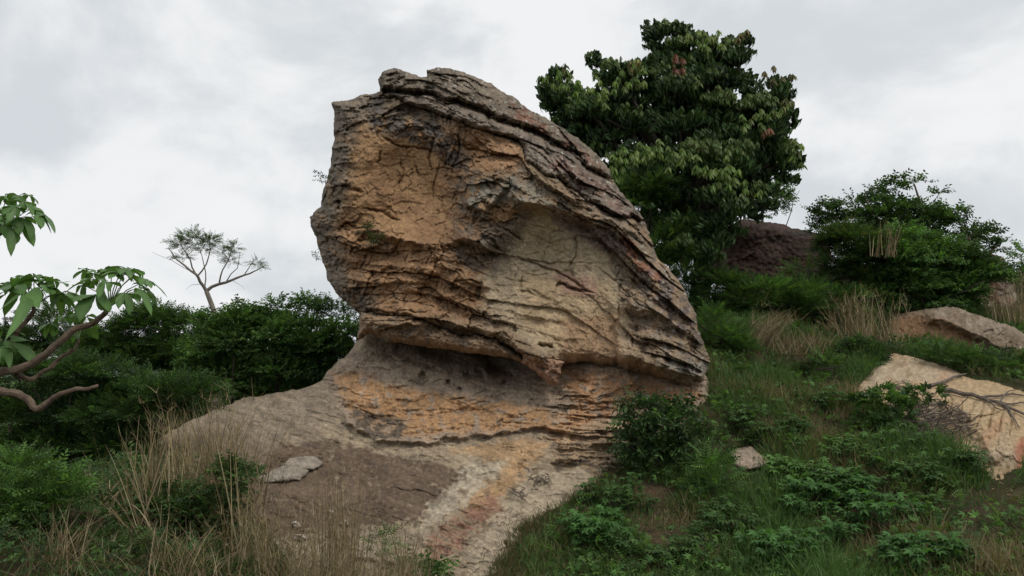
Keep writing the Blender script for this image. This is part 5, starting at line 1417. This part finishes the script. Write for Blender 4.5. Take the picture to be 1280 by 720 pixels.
tag(link('grass', mesh_np('grass', V, T, M_GRASS, C)), 'mixed green and withered grass covering the right slope', 'grass', kind='stuff')
# straggling grass and litter along the bedrock's edge
bx = np.interp(rng.uniform(0, 1, 1500), np.linspace(0, 1, 8), [618, 640, 660, 690, 720, 752, 785, 812])
by = np.interp(bx, [618, 640, 660, 690, 720, 752, 785, 812], [740, 700, 668, 652, 634, 612, 588, 565])
j = rng.normal(0, 1, (1500, 2)) * [9, 6]
gx_, gy_ = bx + j[:, 0], by + j[:, 1]
yy = np.array([min(sl(a, b), ray_ground(a, b)) for a, b in zip(gx_, gy_)])
fp = P(gx_, gy_, yy)
rp = np.repeat(fp, 5, 0) + rng.normal(0, .04, (7500, 3)) * [1, 1, 0]; rp[:, 2] -= .02
hd = rp + unit(rng.normal(0, .6, (7500, 3)) * [1, 1, 0] + [-.1, 0, .9]) * rng.uniform(.05, .18, (7500, 1))
V, T, m = blades(rp, hd, .010 * rng.uniform(.6, 1.2, 7500), 3, .3)
C = np.repeat(np.array([(.16, .12, .07), (.07, .085, .03), (.045, .085, .028), (.11, .08, .05)])[rng.integers(0, 4, 7500)], m, 0)
tag(link('grass_fringe', mesh_np('grass_fringe', V, T, M_GRASS, C)), 'sparse grass straggling over the right edge of the bedrock', 'grass', kind='stuff')
# small herbs in between
x, y = ground_pts(42000, 0.5, 17, 7.5, 20)
dens = fbm(x / 1.7 + 5, y / 1.7, 3, 611)
k = dens + rng.normal(0, .25, len(x)) > .05
x, y = x[k], y[k]
pos = np.stack([x, y, gz(x, y) + rng.uniform(.03, .16, len(x))], -1)
d = unit(rng.normal(0, 1, (len(x), 3)) * [1, 1, .3] + [0, 0, .5])
V, T, C = cat_geo([scatter(PIN_S, pos[::3], d[::3], rng.uniform(.6, 1.2, len(x[::3])), G_MID + G_FRESH + G_OLIVE), scatter(TWIG_S, pos[1::3], d[1::3], rng.uniform(.4, .9, len(x[1::3])), G_MID + G_FRESH + G_DARK), scatter(PALM, pos[2::3] + [0, 0, .05], d[2::3], rng.uniform(.5, .95, len(x[2::3])), G_MID + G_FRESH)])
tag(link('low_herbs', mesh_np('low_herbs', V, T, M_LEAF, C)), 'low herbs and seedlings mixed through the slope grass', 'herbs', kind='stuff')
# dead leaves on the bare patches
x, y = ground_pts(12000, 0.0, 17, 7.5, 20)
k = fbm(x / 1.1 + 3, y / 1.1, 3, 617) > .05
x, y = x[k], y[k]
pos = np.stack([x, y, gz(x, y) + .015], -1)
LT = leaf_tpl(.07, .035, .2, .1); LT = (LT[0], LT[1], np.zeros(5, int))
V, T, C = scatter(LT, pos, rng.normal(0, 1, pos.shape) * [1, 1, .15], rng.uniform(.6, 1.3, len(x)), [(.22, .15, .09), (.15, .095, .06), (.30, .22, .14), (.10, .07, .05)])
tag(link('fallen_leaves', mesh_np('fallen_leaves', V, T, M_DRY, C)), 'dead brown leaves strewn on bare soil of the slope', 'fallen leaves', kind='stuff')
# tangle on the left
x, y = ground_pts(11000, -11, -1.2, 5.5, 15)
z = gz(x, y)
pos = np.stack([x, y, z + rng.uniform(.02, .35, len(x)) * sstep(-2.5, -5, x)], -1)
d = unit(rng.normal(0, 1, pos.shape) * [1, 1, .4] + [0, 0, .35])
half = rng.random(len(x)) < .5
a = scatter(PIN_S, pos[half], d[half], rng.uniform(.6, 1.1, half.sum()), G_DARK + G_MID + G_OLIVE)
b = scatter(TWIG_S, pos[~half], d[~half], rng.uniform(.5, .9, (~half).sum()), G_DARK + G_MID)
x, y = ground_pts(9000, -11, -1.0, 5.5, 13)
rp = np.stack([x, y, gz(x, y) - .01], -1)
hd = rp + unit(rng.normal(0, .7, rp.shape) * [1, 1, 0] + [0, 0, .8]) * rng.uniform(.15, .55, (len(rp), 1))
V, T, m = blades(rp, hd, .010 * rng.uniform(.6, 1.2, len(rp)), 4, .3)
C = np.repeat(np.where(rng.random((len(rp), 1)) < .4, STRAW[rng.integers(0, 5, len(rp))] * .8, np.array((.07, .12, .038))), m, 0)
V, T, C = cat_geo([a, b, (V, T, C)])
tag(link('undergrowth', mesh_np('undergrowth', V, T, M_GRASS, C)), 'tangled green and straw coloured undergrowth on the left of the bedrock', 'undergrowth', kind='stuff')

# palmate leafed plants on the slope: a few meshes, many individuals
def herb_meshes(seed, pal, nst):
    r = np.random.default_rng(seed)
    pos, dd, V, T = [], [], [], []
    for k in range(nst):
        a = r.uniform(0, 6.28); tip = np.array([math.cos(a) * r.uniform(.03, .22), math.sin(a) * r.uniform(.03, .22), r.uniform(.14, .42)])
        tube(V, T, curve((0, 0, -.03), tip, (0, 0, .08), 4), np.linspace(.007, .003, 4), 4)
        for j in range(4):
            b = r.uniform(0, 6.28)
            pos.append(tip); dd.append((math.cos(b), math.sin(b), r.uniform(-.1, .5)))
    lv, lt, lc = scatter(PALM, np.array(pos), np.array(dd), r.uniform(.75, 1.2, len(pos)), pal, upness=1.6)
    return mesh_np('foliage', lv, lt, M_LEAF, lc), mesh_np('stem', np.concatenate(V), np.concatenate(T), M_DARK)
HB = [herb_meshes(31, G_FRESH, 7), herb_meshes(32, G_FRESH + G_MID, 6), herb_meshes(33, G_MID, 8), herb_meshes(34, [(.066, .150, .042), (.058, .13, .036)], 7)]
def herb(px, py, Y, kind, s, label, group):
    c = P(px, py, Y)
    e = empty('leafy_plant', (c[0], c[1], float(gz(c[0], c[1]))), label, 'plant', group)
    e.rotation_euler = (0, 0, rng.uniform(0, 6.28)); e.scale = (s, s, s)
    link('foliage', HB[kind][0], e); link('stem', HB[kind][1], e)
patches = [(1020, 580, 44, 22, 20, 0, 'fresh green palmate plant in the brightest patch across the mid slope', 'fresh palmate plants across the mid slope'),
           (1070, 595, 60, 22, 26, 1, 'green palmate plant in the band running towards the cream slab', 'palmate plants in the band towards the cream slab'),
           (985, 610, 30, 18, 12, 0, 'fresh yellowish green palmate plant below the pale wedge stone', 'palmate plants below the wedge stone'),
           (1060, 650, 56, 22, 22, 3, 'deep green palmate plant in the lower middle of the slope', 'deep green palmate plants in the lower slope'),
           (985, 705, 44, 16, 16, 3, 'deep green palmate plant along the bottom edge in front of the yellow stone', 'deep green palmate plants along the bottom edge'),
           (1150, 712, 44, 12, 14, 3, 'deep green palmate plant at the bottom right below the sunken slab', 'palmate plants at the bottom right'),
           (748, 672, 24, 12, 9, 3, 'deep green palmate plant standing on the bare soil near the bedrock', 'palmate plants on the bare soil near the bedrock'),
           (960, 535, 30, 10, 10, 2, 'dark green palmate plant uphill of the pale wedge stone', 'palmate plants uphill of the wedge stone'),
           (1030, 510, 40, 10, 10, 2, 'dark green palmate plant between the wide shrub and the cream slab', 'palmate plants beside the cream slab'),
           (1180, 590, 40, 18, 14, 2, 'dark green palmate plant under the brush heap', 'palmate plants under the brush heap'),
           (830, 690, 50, 20, 9, 2, 'dark green palmate plant around the yellow stone', 'palmate plants around the yellow stone'),
           (775, 628, 30, 12, 8, 2, 'dark green palmate plant on the soil between the bedrock and the dark shrub', 'palmate plants between bedrock and dark shrub'),
           (910, 660, 20, 16, 7, 2, 'dark green palmate plant below the feathery shrub', 'palmate plants below the feathery shrub')]
for (cx, cy, rx, ry, n, kd, lab, grp) in patches:
    for _ in range(n):
        a, r = rng.uniform(0, 6.28), math.sqrt(rng.random())
        px, py = cx + 1.35 * rx * r * math.cos(a), min(cy + 1.45 * ry * r * math.sin(a) + 8, 740)
        herb(px, py, ray_ground(px, py), kd, rng.uniform(.4, 1.0), lab, grp)
print('tris', sum(len(o.data.polygons) for o in bpy.data.objects if o.type == 'MESH'))
